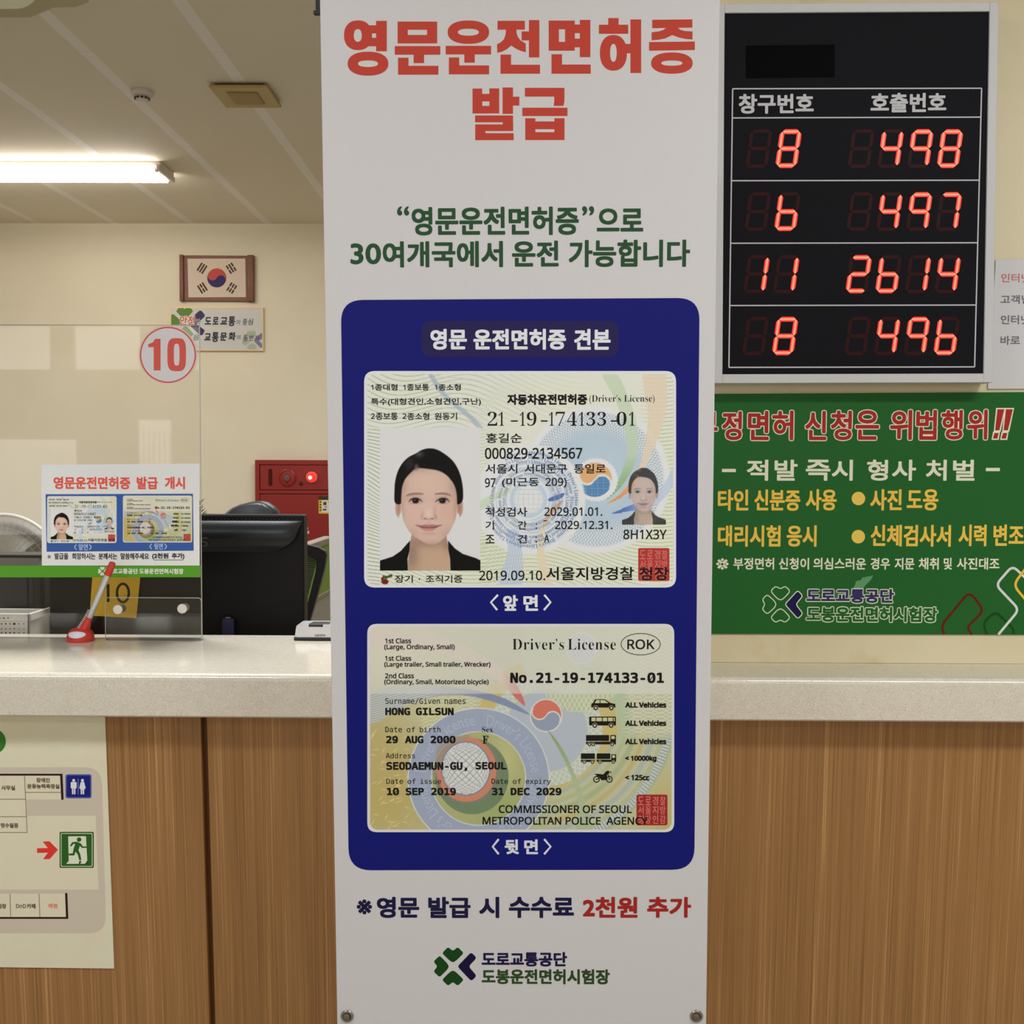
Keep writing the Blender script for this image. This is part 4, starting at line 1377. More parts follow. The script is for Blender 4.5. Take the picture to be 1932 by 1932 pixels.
    seal(s2, 1200.8, 1499, 1259.3, 1557, layer + 1.4, (150, 42, 40))
    s2.build('seal', root, label='red square seal')
    return root


licence_front(ban, BAN, EB)
licence_back(ban, BAN, EB)

f = Print(BAN, EB)
NV = (27, 23, 58)
f.text('※', 673, 1697, 702, 1725, NV, bold=.9)
f.words([('영문', 711, 791), ('발급', 808, 888), ('시', 904, 942), ('수수료', 960, 1083)], 1692, 1732, NV, bold=1.6)
f.text('2천원', 1099.5, 1692, 1203, 1731.5, (152, 38, 32), bold=1.6); f.text('추가', 1221, 1692, 1304, 1731.5, (152, 38, 32), bold=1.6)
f.build('fee_notice', ban, label='line of navy and red Korean text')
f = Print(BAN, EB)
f.clover(854.5, 1823.3, 35.4, (22, 62, 22), (22, 16, 52))
f.text('도로교통공단', 908.7, 1796, 1070, 1823.5, (30, 22, 62), bold=1.15); f.text('도봉운전면허시험장', 908.7, 1828.2, 1150.6, 1857, (46, 68, 34), bold=1.15)
f.build('logo', ban, label='green and navy clover emblem with two lines of lettering')

m_steel = mat('brushed_steel', (150, 143, 132), .35, .8, metal=1.0)
m_blackplastic = mat('black_plastic', (24, 23, 22), .45, .8)
for ex, ey in ((655, 1917), (1314, 1917)):
    a, b = BAN.px(ex, ey)
    mb = MB()
    mb.lathe(BAN.w((a, b, 0)), BAN.n, [(.0105, 0), (.0105, .0012), (.0095, .0024), (.0072, .0026), (.0055, .0014), (.0054, .0002)], m_steel)
    o = smooth_by_angle(mb.build('eyelet', ban, label='metal eyelet'))
    mb = MB(); mb.lathe(BAN.w((a - .0008, b - .0006, 0)), BAN.n, [(.0058, .0003), (.0058, .0035), (.004, .006), (0, .0068)], mat('dull_hook_tip', (96, 84, 66), .5, .8)); smooth_by_angle(mb.build('hook_tip', o))
# cross poles of the stand behind the sheet and its feet
mb = MB()
hub = BAN.w((0, -.35, -.03))
for a, b in ((A0 + .006, BT - .012), (A1 - .006, BT - .012), (A0 + .018, BB + .02), (A1 - .018, BB + .02)):
    mb.tube([hub, BAN.w((a, b, -.006))], .004, m_blackplastic, 8)
for sx in (-.22, .22):
    mb.tube([hub, (hub.x + sx, 1.86, .006)], .005, m_blackplastic, 8)
mb.tube([hub, (hub.x, 1.99, .006)], .005, m_blackplastic, 8)
mb.build('cross_stand', ban, label='thin black poles behind the sheet')
# corner hook peeping out at the top left
a, b = BAN.px(600, 12)
mb = MB()
mb.bbox((a - .0045, b - .006, -.012), (a + .004, BT, -.004), m_blackplastic, .001, 1, BAN.w)
mb.bbox((a - .008, b - .010, -.012), (a + .004, b - .004, -.004), m_blackplastic, .001, 1, BAN.w)
mb.build('corner_hook', ban, label='black hook')
# ------------------------------------------------------------------ call-number display
def frame_ring(mb, o, i, c0, c1, m, fr):
    """rectangular frame: outer and inner (a0,b0,a1,b1), depth c0..c1"""
    (a0, b0, a1, b1), (i0, j0, i1, j1) = o, i
    for q in ((a0, b0, i0, b1), (i1, b0, a1, b1), (i0, b0, i1, j0), (i0, j1, i1, b1)):
        mb.bbox((q[0], q[1], c0), (q[2], q[3], c1), m, .0008, 1, fr)


DIS = Plane(at(1608, 365, 2.072), roll=.006)
dis = thing('queue_display', 'grey-framed black LED board on cream wall showing red counter and call numbers', 'display board', tuple(DIS.w((0, -.32, -.045))))
m_alu = mat('grey_aluminium', (196, 194, 192), .45, .86)
m_pan = noise_mat('black_display_panel', (27, 26, 29), (25, 24, 27), 300, .85, .5, spec=.03)
a0, a1 = DIS.px(1364.5, 365)[0], DIS.px(1860, 365)[0]
b1, b0 = DIS.px(1615, 24.3)[1], DIS.px(1608, 705.7)[1]
fw = DIS.px(1877, 365)[0] - a1
mb = MB(); frame_ring(mb, (a0 - fw, b0 - fw, a1 + fw, b1 + fw), (a0, b0, a1, b1), -.045, .004, m_alu, DIS.w); mb.build('frame', dis)
mb = MB(); mb.box((a0, b0, -.040), (a1, b1, 0), m_pan, DIS.w); mb.build('panel', dis)
d = Print(DIS, .85, rough=.4)
d.ink = lambda c: mat('sensor_window_black', tuple(c), .5, .85, spec=.02)
d.poly([(1407, 86), (1575, 84), (1575, 146), (1407, 148)], (8, 7, 8))
d.build('sensor_window', dis, label='small blacker window above the table')
d = Print(DIS, .85, rough=.4)
WH = (192, 190, 192)
t_ = 2.4
TL, TR, BL, BR = (1382.3, 167.5), (1852, 166.5), (1375.2, 693.2), (1838.8, 692.2)
for p_, q_ in ((TL, TR), (BL, BR), (TL, BL), (TR, BR), ((1381.6, 222.5), (1850, 221)), ((1380.2, 341), (1847, 340)), ((1378.6, 459), (1843.5, 458)), ((1377, 576.5), (1841, 575.5))):
    d.stroke([p_, q_], t_, WH, 1)
d.words([('창구번호', 1393.6, 1535.3)], 177, 214.5, WH, bold=1.25)
d.words([('호출번호', 1642.6, 1785.4)], 175.2, 212, WH, bold=1.25)
d.build('table_print', dis, label='white ruled table with two Korean headings')

SEG = {'8': 'abcdefg', '4': 'bcfg', '9': 'abcfg', '7': 'abc', '6': 'cdefg', '1': 'bc', '2': 'abdeg', ' ': ''}
m_off = mat('unlit_red_segment', (36, 13, 13), .5, .85, spec=.1, emit=(255, 20, 10), strength=.010)
m_lit = mat('lit_red_segment', (120, 20, 15), .5, .85, emit=(255, 40, 26), strength=1.0)
m_core = mat('lit_segment_core', (200, 60, 40), .5, .85, emit=(255, 140, 104), strength=1.1)


def seg_polys(W, H, T, g):
    """seven mitred bars of a digit in its own upright frame (0..W, 0..H)"""
    h2 = H / 2

    def bar(x0, y0, x1, y1, t):
        dx, dy = x1 - x0, y1 - y0
        L_ = math.hypot(dx, dy)
        ux, uy = dx / L_, dy / L_
        nx, ny = -uy * t / 2, ux * t / 2
        k = t / 2
        return [(x0 + ux * g, y0 + uy * g), (x0 + ux * (g + k) + nx, y0 + uy * (g + k) + ny), (x1 - ux * (g + k) + nx, y1 - uy * (g + k) + ny),
                (x1 - ux * g, y1 - uy * g), (x1 - ux * (g + k) - nx, y1 - uy * (g + k) - ny), (x0 + ux * (g + k) - nx, y0 + uy * (g + k) - ny)]
    e = T / 2
    P = {'a': (e, H - e, W - e, H - e), 'b': (W - e, h2, W - e, H - e), 'c': (W - e, e, W - e, h2), 'd': (e, e, W - e, e),
         'e': (e, e, e, h2), 'f': (e, h2, e, H - e), 'g': (e, h2, W - e, h2)}
    return {k: (bar(*v, T), bar(*v, T * .46)) for k, v in P.items()}


rows = [(1, [' 8', ' 498'], 637, 828), (2, [' 6', ' 497'], 947, 1138), (3, ['11', '2614'], 1257, 1445), (4, [' 8', ' 496'], 1561, 1750)]
for ri, (rn, (L2, R4), y0, y1) in enumerate(rows):
    for col0, pitch, s_ in ((172 - 5.6 * ri, 146, L2), (675 - 5.6 * ri, 146.2, R4)):
        for k, ch in enumerate(s_):
            xl = col0 + pitch * k
            bl = DIS.px(1340 + xl / 2.611, y1 / 2.611)
            br = DIS.px(1340 + (xl + 108) / 2.611, y1 / 2.611)
            tl = DIS.px(1340 + (xl + 27) / 2.611, y0 / 2.611)
            W, H = br[0] - bl[0], tl[1] - bl[1]
            sh = (tl[0] - bl[0]) / H
            mb = MB()
            for kk, (po, pc) in seg_polys(W, H, .0088, .0006).items():
                on = kk in SEG[ch]
                fr = lambda p, c: DIS.w((bl[0] + p[0] + sh * p[1], bl[1] + p[1], c))
                if not on:
                    po, _ = seg_polys(W, H, .0066, .0008)[kk]
                mb.add([fr(p, .0003) for p in po], [(5, 4, 3, 2, 1, 0)], m_lit if on else m_off)
                if on:
                    mb.add([fr(p, .0005) for p in pc], [(5, 4, 3, 2, 1, 0)], m_core)
            mb.build('digit', dis)

# ------------------------------------------------------------------ green notice under the display
GRE = Plane((0, YR - .003, 1.3))
gp = Print(GRE, .80, rough=.42)
GC = (34, 92, 40)
gp.poly([(1285, 743.5), (2060, 739), (2060, 1198), (1285, 1196)], GC, 0)
gs = gp.build('notice_board')
sol = gs.modifiers.new('thickness', 'SOLIDIFY'); sol.thickness = .002; sol.offset = -1
ROOTLOC[gs] = Vector((0, 0, 0))
tag(gs, 'green notice on the right wall warning in Korean against licence fraud, below the LED display', 'notice')
g = Print(GRE, .80, rough=.5)
RD, OW, YL = (158, 44, 36), (222, 214, 190), (226, 184, 74)
g.space(1332, 720, 3.22)


def outlined(t_, x0, y0, x1, y1, red=RD, w=1.8, b=1.45):
    for lay, col, r_ in ((2, OW, b + w), (3, red, b)):
        e_ = (0 if r_ == b else w) * 3.22
        g.text(t_, x0 + (0 if e_ else w * 3.22), y0 + (0 if e_ else w * 3.22), x1 - (0 if e_ else w * 3.22), y1 - (0 if e_ else w * 3.22), col, bold=r_ * 3.22, layer=lay, sq=.75)


for t_, x0, x1, y0, y1 in (('부', -66, 78, 176, 362), ('정', 92, 224, 174, 362), ('면', 248, 388, 172, 362), ('허', 396, 537, 170, 362), ('신', 596, 738, 172, 362), ('청', 752, 892, 170, 362), ('은', 902, 1058, 168, 360),
                           ('위', 1112, 1258, 166, 360), ('법', 1270, 1408, 166, 360), ('행', 1424, 1566, 166, 358), ('위', 1580, 1716, 164, 358)):
    outlined(t_, x0, y0, x1, y1)
for dx in (0, 52):
    for lay, col, k in ((2, OW, 8), (3, RD, 0)):
        g.poly([(1770 + dx - k, 168 - k), (1812 + dx + k, 168 - k), (1782 + dx + k, 296 + k), (1756 + dx - k, 296 + k)], col, lay)
        g.poly([(1752 + dx - k, 312 - k), (1778 + dx + k, 312 - k), (1770 + dx + k, 346 + k), (1742 + dx - k, 346 + k)], col, lay)
g.build('heading', gs, label='red Korean heading outlined in white')
g = Print(GRE, .80, rough=.5).space(1332, 720, 3.22)
W2 = (216, 214, 188)
for x0, x1, y in ((97, 181, 540), (1700, 1785, 534)):
    g.rect(x0, y - 10, x1, y + 10, W2, 2)
for t_, x0, x1 in (('적', 248, 378), ('발', 416, 556), ('즉', 606, 756), ('시', 764, 892), ('형', 978, 1106), ('사', 1130, 1276), ('처', 1336, 1462), ('벌', 1500, 1632)):
    g.text(t_, x0, 474, x1, 602, W2, bold=3.4, layer=2)
g.build('subheading', gs, label='large off-white Korean line between dashes')
g = Print(GRE, .80, rough=.5).space(1332, 720, 3.22)
g.text('※', 62, 1074, 137, 1142, W2, bold=1.4, layer=2)
for t_, x0, x1 in (('부정면허', 166, 414), ('신청이', 442, 626), ('의심스러운', 652, 972), ('경우', 1000, 1118), ('지문', 1146, 1266), ('채취', 1292, 1414), ('및', 1444, 1494), ('사진대조', 1524, 1783)):
    g.text(t_, x0, 1070, x1, 1142, W2, bold=1.7, layer=2)
g.build('footnote', gs, label='small off-white Korean line')
for grp in ([('타인', 72, 258, 655, 785), ('신분증', 294, 573, 655, 785), ('사용', 606, 794, 653, 783)], [('사진', 998, 1190, 653, 783), ('도용', 1220, 1412, 653, 783)],
            [('대리시험', 72, 453, 872, 1003), ('응시', 490, 672, 872, 1003)], [('신체검사서', 1000, 1488, 870, 1002), ('시력', 1534, 1704, 868, 1000), ('변조', 1746, 1932, 868, 998)]):
    g = Print(GRE, .80, rough=.5).space(1332, 720, 3.22)
    for t_, x0, x1, y0, y1 in grp:
        g.text(t_, x0, y0, x1, y1, YL, bold=3.5, layer=2)
    g.build('list_item', gs, label='yellow Korean list line')
for x, y in ((926, 710), (925, 942)):
    g = Print(GRE, .80, rough=.5).space(1332, 720, 3.22)
    g.disc(x, y, 41, (238, 190, 84), 2)
    g.build('bullet', gs, label='round yellow bullet')
g = Print(GRE, .80, rough=.5).space(1332, 720, 3.22)
lc = (206, 212, 180)
g2 = g
heart = [(0, -.82), (.25, -1.0), (.54, -.72), (.20, -.34), (0, -.22), (-.20, -.34), (-.54, -.72), (-.25, -1.0)]
for k in range(3):
    a = -k * PI / 2
    g.stroke(rounded([(452 + 112 * (x * math.cos(a) - y * math.sin(a)), 1353 + 112 * (x * math.sin(a) + y * math.cos(a))) for x, y in heart], 18), 6, lc, 2, closed=True)
chev = rounded([(452 + 112 * x, 1353 + 112 * y) for x, y in [(.24, 0), (.94, -.76), (1.22, -.46), (.84, 0), (1.22, .50), (.95, .79)]], 16)
g.poly(chev, (30, 22, 72), 1.5); g.stroke(chev, 6, lc, 2, closed=True)
for s_, x0, x1, y0, y1, inner in (('도로교통공단', 604, 1148, 1252, 1350, (52, 46, 92)), ('도봉운전면허시험장', 604, 1412, 1362, 1466, GC)):
    g.text(s_, x0, y0, x1, y1, lc, bold=8.6, layer=2, sq=.8)
    g.text(s_, x0 + 6, y0 + 6, x1 - 6, y1 - 6, inner, bold=3.8, layer=3, sq=.8)
g.build('logo', gs, label='outlined clover emblem with two lines of lettering')
g = Print(GRE, .80, rough=.5).space(1332, 720, 3.22)


def smooth_path(pts, r):
    out = [pts[0]]
    for i in range(1, len(pts) - 1):
        p, a, b = np.array(pts[i], float), np.array(pts[i - 1], float), np.array(pts[i + 1], float)
        ra, rb = min(r, np.linalg.norm(a - p) * .48), min(r, np.linalg.norm(b - p) * .48)
        s_, e_ = p + (a - p) / np.linalg.norm(a - p) * ra, p + (b - p) / np.linalg.norm(b - p) * rb
        out += [tuple((1 - t) ** 2 * s_ + 2 * t * (1 - t) * p + t * t * e_) for t in np.linspace(0, 1, 7)]
    return out + [pts[-1]]


g.stroke(smooth_path([(1446, 1536), (1430, 1480), (1600, 1275), (1690, 1390), (1582, 1494), (1616, 1536)], 46), 15, (96, 28, 14), 2)
g.stroke(smooth_path([(1708, 1536), (1680, 1470), (1757, 1395), (1868, 1500), (1868, 1536)], 40), 14, (22, 66, 24), 2.4)
g.stroke(smooth_path([(1776, 1536), (1902, 1385), (1760, 1235), (1862, 1118), (2000, 1250)], 40), 15, (206, 208, 200), 2.8)
g.stroke(smooth_path([(2020, 1420), (1866, 1235), (1960, 1110)], 46), 15, (226, 182, 62), 3.2)
g.build('outline_motif', gs, label='overlapping coloured rounded outlines')
g = Print(GRE, .80, rough=.6).space(1332, 720, 3.22)
g.poly([(1016, 1178), (1000, 1206), (968, 1238), (952, 1262), (912, 1268), (890, 1262), (905, 1236), (912, 1212), (940, 1206), (950, 1190)], (92, 144, 98), 1.2)
g.poly([(760, 1268), (850, 1262), (838, 1320), (800, 1330), (770, 1300)], (58, 108, 66), 1.2)
g.build('scuff', gs, label='pale scuffed patch')

# white paper notice at the right edge, above the green board
NOT = Plane((0, YR - .004, 1.4), roll=.004)
n_ = Print(NOT, .86, rough=.35)
n_.poly([(1879, 490), (2080, 489), (2080, 733), (1864, 733.5)], (206, 204, 204), 0)
ns = n_.build('paper_notice')
sol = ns.modifiers.new('thickness', 'SOLIDIFY'); sol.thickness = .0015; sol.offset = -1
ROOTLOC[ns] = Vector((0, 0, 0))
tag(ns, 'white paper notice cut by the right edge of the photo, above the green notice', 'notice')
n_ = Print(NOT, .86, rough=.5)
GY = (112, 112, 116)
for s_, x0, x1, y0, y1, c in (('인터넷', 1888.5, 1944, 516, 533, (196, 120, 118)), ('고객님', 1887.5, 1943, 556.5, 573.5, GY), ('인터넷', 1888, 1943, 594.5, 612, GY), ('바로', 1887.5, 1924.5, 633.5, 651, GY)):
    n_.text(s_, x0, y0, x1, y1, c, bold=.45)
n_.build('lettering', ns)

# ------------------------------------------------------------------ directory sign on the counter front
SGN = Plane(CAB.w((0, 0, .0032)), tilt=math.radians(4.0), roll=-.0035)
ES = .58
sg = thing('directory_sign', 'white floor-plan sign with exit and restroom symbols fixed to the counter front', 'sign', tuple(SGN.w((-1.0, -.3, 0))))
top = SGN.px(200, 1352.5)[1]; bot = SGN.px(100, 1826.5)[1]; rgt = SGN.px(207, 1600)[0]
mb = MB(); mb.bbox((rgt - .75, bot, -.0025), (rgt, top, 0), noise_mat('sign_board_white', (203, 190, 164), (199, 186, 160), 20, ES, .4), .0006, 1, SGN.w)
mb.build('board', sg)
S_ = Print(SGN, ES).space(0, 1350, 3.943)
GYP, WHT, THK, THN = (180, 168, 150), (200, 187, 162), (38, 24, 14), (128, 114, 98)
S_.poly(rounded([(-1500, 385), (756, 385), (790, 1620), (-1500, 1620)], 130, 8), GYP, 1)
S_.poly([(-1500, 440), (462, 440), (470, 625), (198, 625), (206, 870), (-1500, 870)], WHT, 2)
S_.poly([(-1500, 747), (712, 745), (734, 1295), (-1500, 1297)], WHT, 2.4)
S_.poly([(-1500, 1325), (500, 1325), (505, 1508), (-1500, 1508)], WHT, 2.4)
S_.poly([(-1500, 1300), (500, 1300), (500, 1326), (-1500, 1326)], GYP, 2.2)
S_.stroke([(-1500, 440), (466, 440)], 14, THK, 3); S_.stroke([(456, 434), (465, 626)], 18, THK, 3)
S_.stroke([(493, 1320), (500, 1512)], 17, THK, 3); S_.stroke([(-1500, 1505), (508, 1505)], 14, THK, 3)
for p_, q_ in (((183, 448), (203, 872)), ((190, 572), (452, 571)), ((-1500, 622), (190, 622)), ((-1500, 752), (196, 752)), ((-1500, 870), (205, 870)), ((75, 1326), (80, 1500)), ((291, 1326), (297, 1500))):
    S_.stroke([p_, q_], 6, THN, 3)
TX = (92, 78, 64)
for s_, x0, y0, x1, y1, c in (('사무실', 10, 519, 113, 556, TX), ('장애인', 270, 463, 371, 499, TX), ('운동능력측정실', 203, 508, 443, 544, TX), ('영수필증', 4, 799, 137, 836, TX), ('시험장', -52, 1399, 48, 1436, TX), ('카페', 200, 1399, 265, 1436, TX), ('매점', 360, 1398, 427, 1433, (206, 118, 96))):
    S_.text(s_, x0, y0, x1, y1, c, bold=1.6, layer=4, res=2)
S_.text('DnD', 120, 1402, 194, 1432, TX, bold=1.2, layer=4, font='i')
S_.disc(-50, 192, 94, (50, 108, 38), 3)
S_.poly([(275, 987), (357, 985), (318, 937), (368, 935), (432, 998), (370, 1068), (320, 1068), (357, 1020), (277, 1022)], (204, 52, 40), 3)
S_.build('floor_plan', sg, label='printed plan of grey blocks, ruled rooms and red arrow')
S_ = Print(SGN, ES).space(0, 1350, 3.943)
S_.rect(488, 437, 681, 615, (64, 74, 136), 3, 18); S_.rect(498, 447, 671, 605, (26, 28, 104), 3.5, 12)
for x, woman in ((549, 0), (614, 1)):
    S_.disc(x, 482, 11, (214, 206, 196), 4)
    if woman:
        S_.poly([(x - 13, 494), (x + 13, 494), (x + 24, 540), (x + 14, 546), (x + 16, 552), (x - 16, 552), (x - 14, 546), (x - 24, 540)], (214, 206, 196), 4)
    else:
        S_.rect(x - 22, 494, x + 22, 542, (214, 206, 196), 4, 6)
    S_.rect(x - 13, 538, x - 2, 585, (214, 206, 196), 4.3); S_.rect(x + 2, 538, x + 13, 585, (214, 206, 196), 4.3)
S_.rect(581, 470, 584, 585, (150, 152, 176), 4)
S_.build('restroom_symbol', sg, label='blue square with white man and woman figures')
S_ = Print(SGN, ES).space(0, 1350, 3.943)
G1 = (40, 84, 30)
S_.rect(444, 865, 698, 1133, (30, 66, 20), 3, 10); S_.rect(453, 874, 689, 1124, (206, 200, 168), 3.5, 8); S_.rect(458, 879, 684, 1119, G1, 4, 6)
S_.poly([(508, 898), (640, 897), (650, 1078), (634, 1102), (494, 1103), (512, 1080)], (208, 200, 172), 4.5)
S_.disc(589, 922, 17, G1, 5)
S_.poly([(545, 940), (572, 938), (602, 950), (616, 972), (648, 974), (648, 984), (608, 984), (596, 968), (584, 1000), (598, 1030), (606, 1074), (590, 1076), (580, 1036), (562, 1012), (554, 1040), (512, 1040), (512, 1026), (542, 1024), (548, 990), (560, 956), (548, 954), (530, 974), (520, 968), (536, 944)], G1, 5)
S_.poly([(590, 1082), (606, 1080), (604, 1092), (596, 1106), (586, 1104)], G1, 5)
S_.poly([(494, 1103), (650, 1080), (650, 1103)], (24, 54, 16), 4.2)
S_.build('exit_symbol', sg, label='green emergency exit square with running figure')

# ------------------------------------------------------------------ clear counter screen
GL = Plane((0, 2.372, 1.4))
m_clear = clear_mat('clear_acrylic')
sc = thing('counter_screen', 'clear acrylic screen standing on the worktop with red number 10 disc and green strip', 'screen', (-.7, 2.372, WT))
gr_, gt = GL.px(378, 900)[0], GL.px(200, 613)[1]
gb = WT - 1.4 + .0005
mb = MB(); mb.bbox((-1.35, gb, -.005), (gr_, gt, 0), m_clear, .0006, 1, GL.w); mb.build('sheet', sc, label='clear acrylic sheet')
s_ = Print(GL, .74, rough=.35, base=.0003)
s_.space(0, 600, 3.019)
s_.disc(957, 210, 168, (216, 186, 176), 1, 168); s_.disc(957, 210, 164, (224, 208, 200), 1.4, 164); s_.disc(957, 210, 161, (202, 92, 82), 1.8); s_.disc(957, 210, 152, (208, 204, 208), 2.2)
s_.poly([(845, 150), (872, 138), (884, 119), (915, 119), (915, 299), (876, 299), (876, 166), (845, 166)], (206, 88, 78), 3)
s_.poly(ell_pts(1007, 209, 53, 94, 56, 3.6), (206, 88, 78), 3); s_.poly(ell_pts(1007, 209, 16, 62, 40, 3.6), (208, 204, 208), 3.5)
s_.build('number_disc', sc, label='white disc sticker with red rim and number 10')
s_ = Print(GL, .74, rough=.4, base=.0003)
s_.poly([(-196, 1067.5), (378.3, 1067), (378.4, 1089), (-196, 1089.5)], (84, 148, 44), 1)
s_.space(0, 900, 4.83)
WS = (214, 218, 204)
s_.clover(934, 858, 41, WS, WS, 2)
s_.text('도로교통공단', 982, 833, 1258, 883, WS, bold=1.9, layer=2); s_.text('도봉운전면허시험장', 1270, 833, 1673, 884, WS, bold=1.9, layer=2)
s_.build('green_strip', sc, label='green strip with white emblem and lettering')
m_edge = mat('acrylic_edge_highlight', (176, 180, 172), .3, .74)  # pale diffuse strips paint in the bright highlight along the acrylic edges
m_haze = clear_mat('hazy_acrylic_foot', haze=.35)
mb = MB(); mb.box((gr_ - .0003, gb, -.005), (gr_ + .0004, gt, .0001), m_edge, GL.w); mb.box((-1.35, gt - .0002, -.005), (gr_, gt + .0004, .0001), m_edge, GL.w); mb.build('edge_highlight', sc)
BRK = Plane((0, 2.346, 1.4))
ba0, ba1 = BRK.px(198, 1160)[0], BRK.px(379.5, 1160)[0]
bt_, bb_ = BRK.px(290, 1128)[1], WT - 1.4 + .0005
mb = MB()
q = rounded([(ba0, bb_), (ba1, bb_), (ba1, bt_), (ba0, bt_)], .008, 6)
q = [(ba0, bb_), (ba1, bb_)] + [p for p in q if p[1] > bb_ + .03]
mb.prism(q, -.004, 0, m_clear, BRK.w)
mb.bbox((ba0 - .001, bb_, -.020), (ba1 + .001, bb_ + .003, -.0045), m_haze, .0005, 1, BRK.w)
bkt = mb.build('foot_bracket', sc, label='low clear bracket holding the sheet')
mb = MB()
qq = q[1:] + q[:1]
mb.tube([BRK.w((p_[0], p_[1], -.002)) for p_ in qq], .00085, m_edge, 6); mb.build('edge_highlight', bkt)  # pale tube drawn as the highlight on the bracket outline
m_chrome = mat('turned_chrome', (206, 203, 196), .3, .74, metal=.55)
for x, y in ((223.6, 1149.6), (344.7, 1148)):
    a, b = BRK.px(x, y)
    mb = MB()
    mb.lathe(BRK.w((a, b, .0005)), BRK.n, [(.0098, 0), (.0104, .001), (.0104, .004), (.0095, .005), (0, .0052)], m_chrome, 32)
    mb.cyl(BRK.w((a, b, -.0045)), BRK.w((a, b, -.0205)), .0090, .0090, m_chrome, 28)
    smooth_by_angle(mb.build('standoff_bolt', sc, label='round chrome standoff bolt'))

# poster on the front of the screen
PO = Plane((0, 2.3708, 1.4))
EP = .66
po = thing('taped_poster', 'white landscape poster of two small licence cards taped to the clear screen', 'poster', tuple(PO.w((PO.px(228, 970)[0], PO.px(228, 1067)[1], 0))))
p_ = Print(PO, EP, rough=.12)
p_.poly([(78, 877), (376.2, 874.5), (376.8, 1067), (79, 1067)], (206, 211, 222), 0)
sh = p_.build('sheet', po)
p_ = Print(PO, EP, rough=.4)
RO = (206, 84, 72)
p_.words([('영문운전면허증', 101, 246), ('발급', 258, 298), ('개시', 311, 349)], 899.5, 923, RO, bold=.85)
p_.text('※', 89.5, 1047, 96, 1054, (50, 50, 54), bold=0)
for s2, x0, x1 in (('발급을', 103, 129), ('희망하시는', 136, 180), ('분께서는', 186, 221), ('말씀해주세요', 227.5, 281), ('(2천원', 287, 318), ('추가)', 324, 348)):
    p_.text(s2, x0, 1043.5, x1, 1055.5, (46, 46, 50), bold=.35 if x0 < 285 else .5)
p_.rect(290, 1056, 346, 1057, (60, 60, 64))
p_.build('lettering', po, label='red heading and black line of Korean text')
p_ = Print(PO, EP, rough=.4)
p_.poly([(86, 932.5), (364, 931.5), (365.5, 1039), (88, 1041)], (54, 84, 150), 1)
p_.words([('<', 140, 144.5), ('앞면', 148, 166), ('>', 168.5, 173)], 1026, 1038, (150, 172, 206), bold=.3); p_.words([('<', 282, 286.5), ('뒷면', 290.5, 307.5), ('>', 310.5, 315)], 1025, 1037, (150, 172, 206), bold=.3)
p_.build('blue_panel', po, label='blue band behind the two cards')
xa = lambda X, Y: (89 + (X - 687) * (131 / 588.5), 936 + (Y - 700) * (88.5 / 408.5))
licence_front(po, PO, EP, xa, 2.6, True, 2)
xb = lambda X, Y: (232 + (X - 693) * (130.5 / 579), 935 + (Y - 1177) * (88.5 / 393))
licence_back(po, PO, EP, xb, 2.6, True, 2)
m_tape = clear_mat('clear_tape', (.93, .93, .92), 1.5)

# ------------------------------------------------------------------ pen stand
PN = at(152, 1204, 2.335)
pn = thing('pen_stand', 'red desk pen stand with tilted silver pen on the worktop before the clear screen', 'pen stand', (PN.x, PN.y, WT))
m_redp = mat('red_plastic', (186, 50, 40), .35, .74)
m_silver = mat('silver_plastic', (196, 196, 198), .28, .8, metal=.55)
mb = MB()
V, F = [], []
n = 36
prof = [(.0278, .0004), (.0285, .003), (.0275, .012), (.0235, .021), (.017, .0262), (.008, .0275), (0, .0277)]
mb.lathe((PN.x, PN.y, WT), (0, 0, 1), prof, m_redp, n)
smooth_by_angle(mb.build('base', pn), 60)
mb = MB()
lv, nr = [], 5
for q_ in range(nr + 1):
    for k in range(28):
        a, b = .0185 * q_ / nr * math.cos(2 * PI * k / 28), .0068 * q_ / nr * math.sin(2 * PI * k / 28)
        h_ = .0165 + b
        R_ = float(np.interp(h_, [w_[1] for w_ in prof], [w_[0] for w_ in prof]))
        lv.append((PN.x + a, PN.y - math.sqrt(max(R_ * R_ - a * a, 1e-8)) - .0007, WT + h_))
mb.add(lv, [(r_ * 28 + k, r_ * 28 + (k + 1) % 28, (r_ + 1) * 28 + (k + 1) % 28, (r_ + 1) * 28 + k) for r_ in range(nr) for k in range(28)], mat('white_label', (206, 204, 214), .4, .74))
mb.build('label', pn, label='white label on the base')
ax0, ax1 = at(160, 1186, 2.335), at(213, 1061, 2.335)
axd = (ax1 - ax0).normalized()
L_ = (ax1 - ax0).length
mb = MB(); mb.lathe(ax0 - axd * .008, axd, [(.0110, 0), (.0105, .008), (.0090, .02), (.0070, .026), (.0062, .034)], m_redp, 20); smooth_by_angle(mb.build('holder', pn, label='red tilted holder'))
pe = MB(); pe.lathe(ax0 + axd * .018, axd, [(.0045, 0), (.0062, .012), (.0066, .05), (.0066, L_ - .018 - .028)], m_silver, 20)
pen = smooth_by_angle(pe.build('pen', pn, label='silver pen barrel'))
pe = MB(); pe.lathe(ax0 + axd * (L_ - .030), axd, [(.0078, 0), (.0080, .003), (.0072, .022), (.0066, .029), (.0040, .0305), (0, .0305)], m_redp, 20); smooth_by_angle(pe.build('cap', pen, label='red pen cap'))
cl = []
c0, c1, cm = at(143, 1192, 2.338), at(170, 1150, 2.338), at(158, 1176, 2.338)
turns = 15
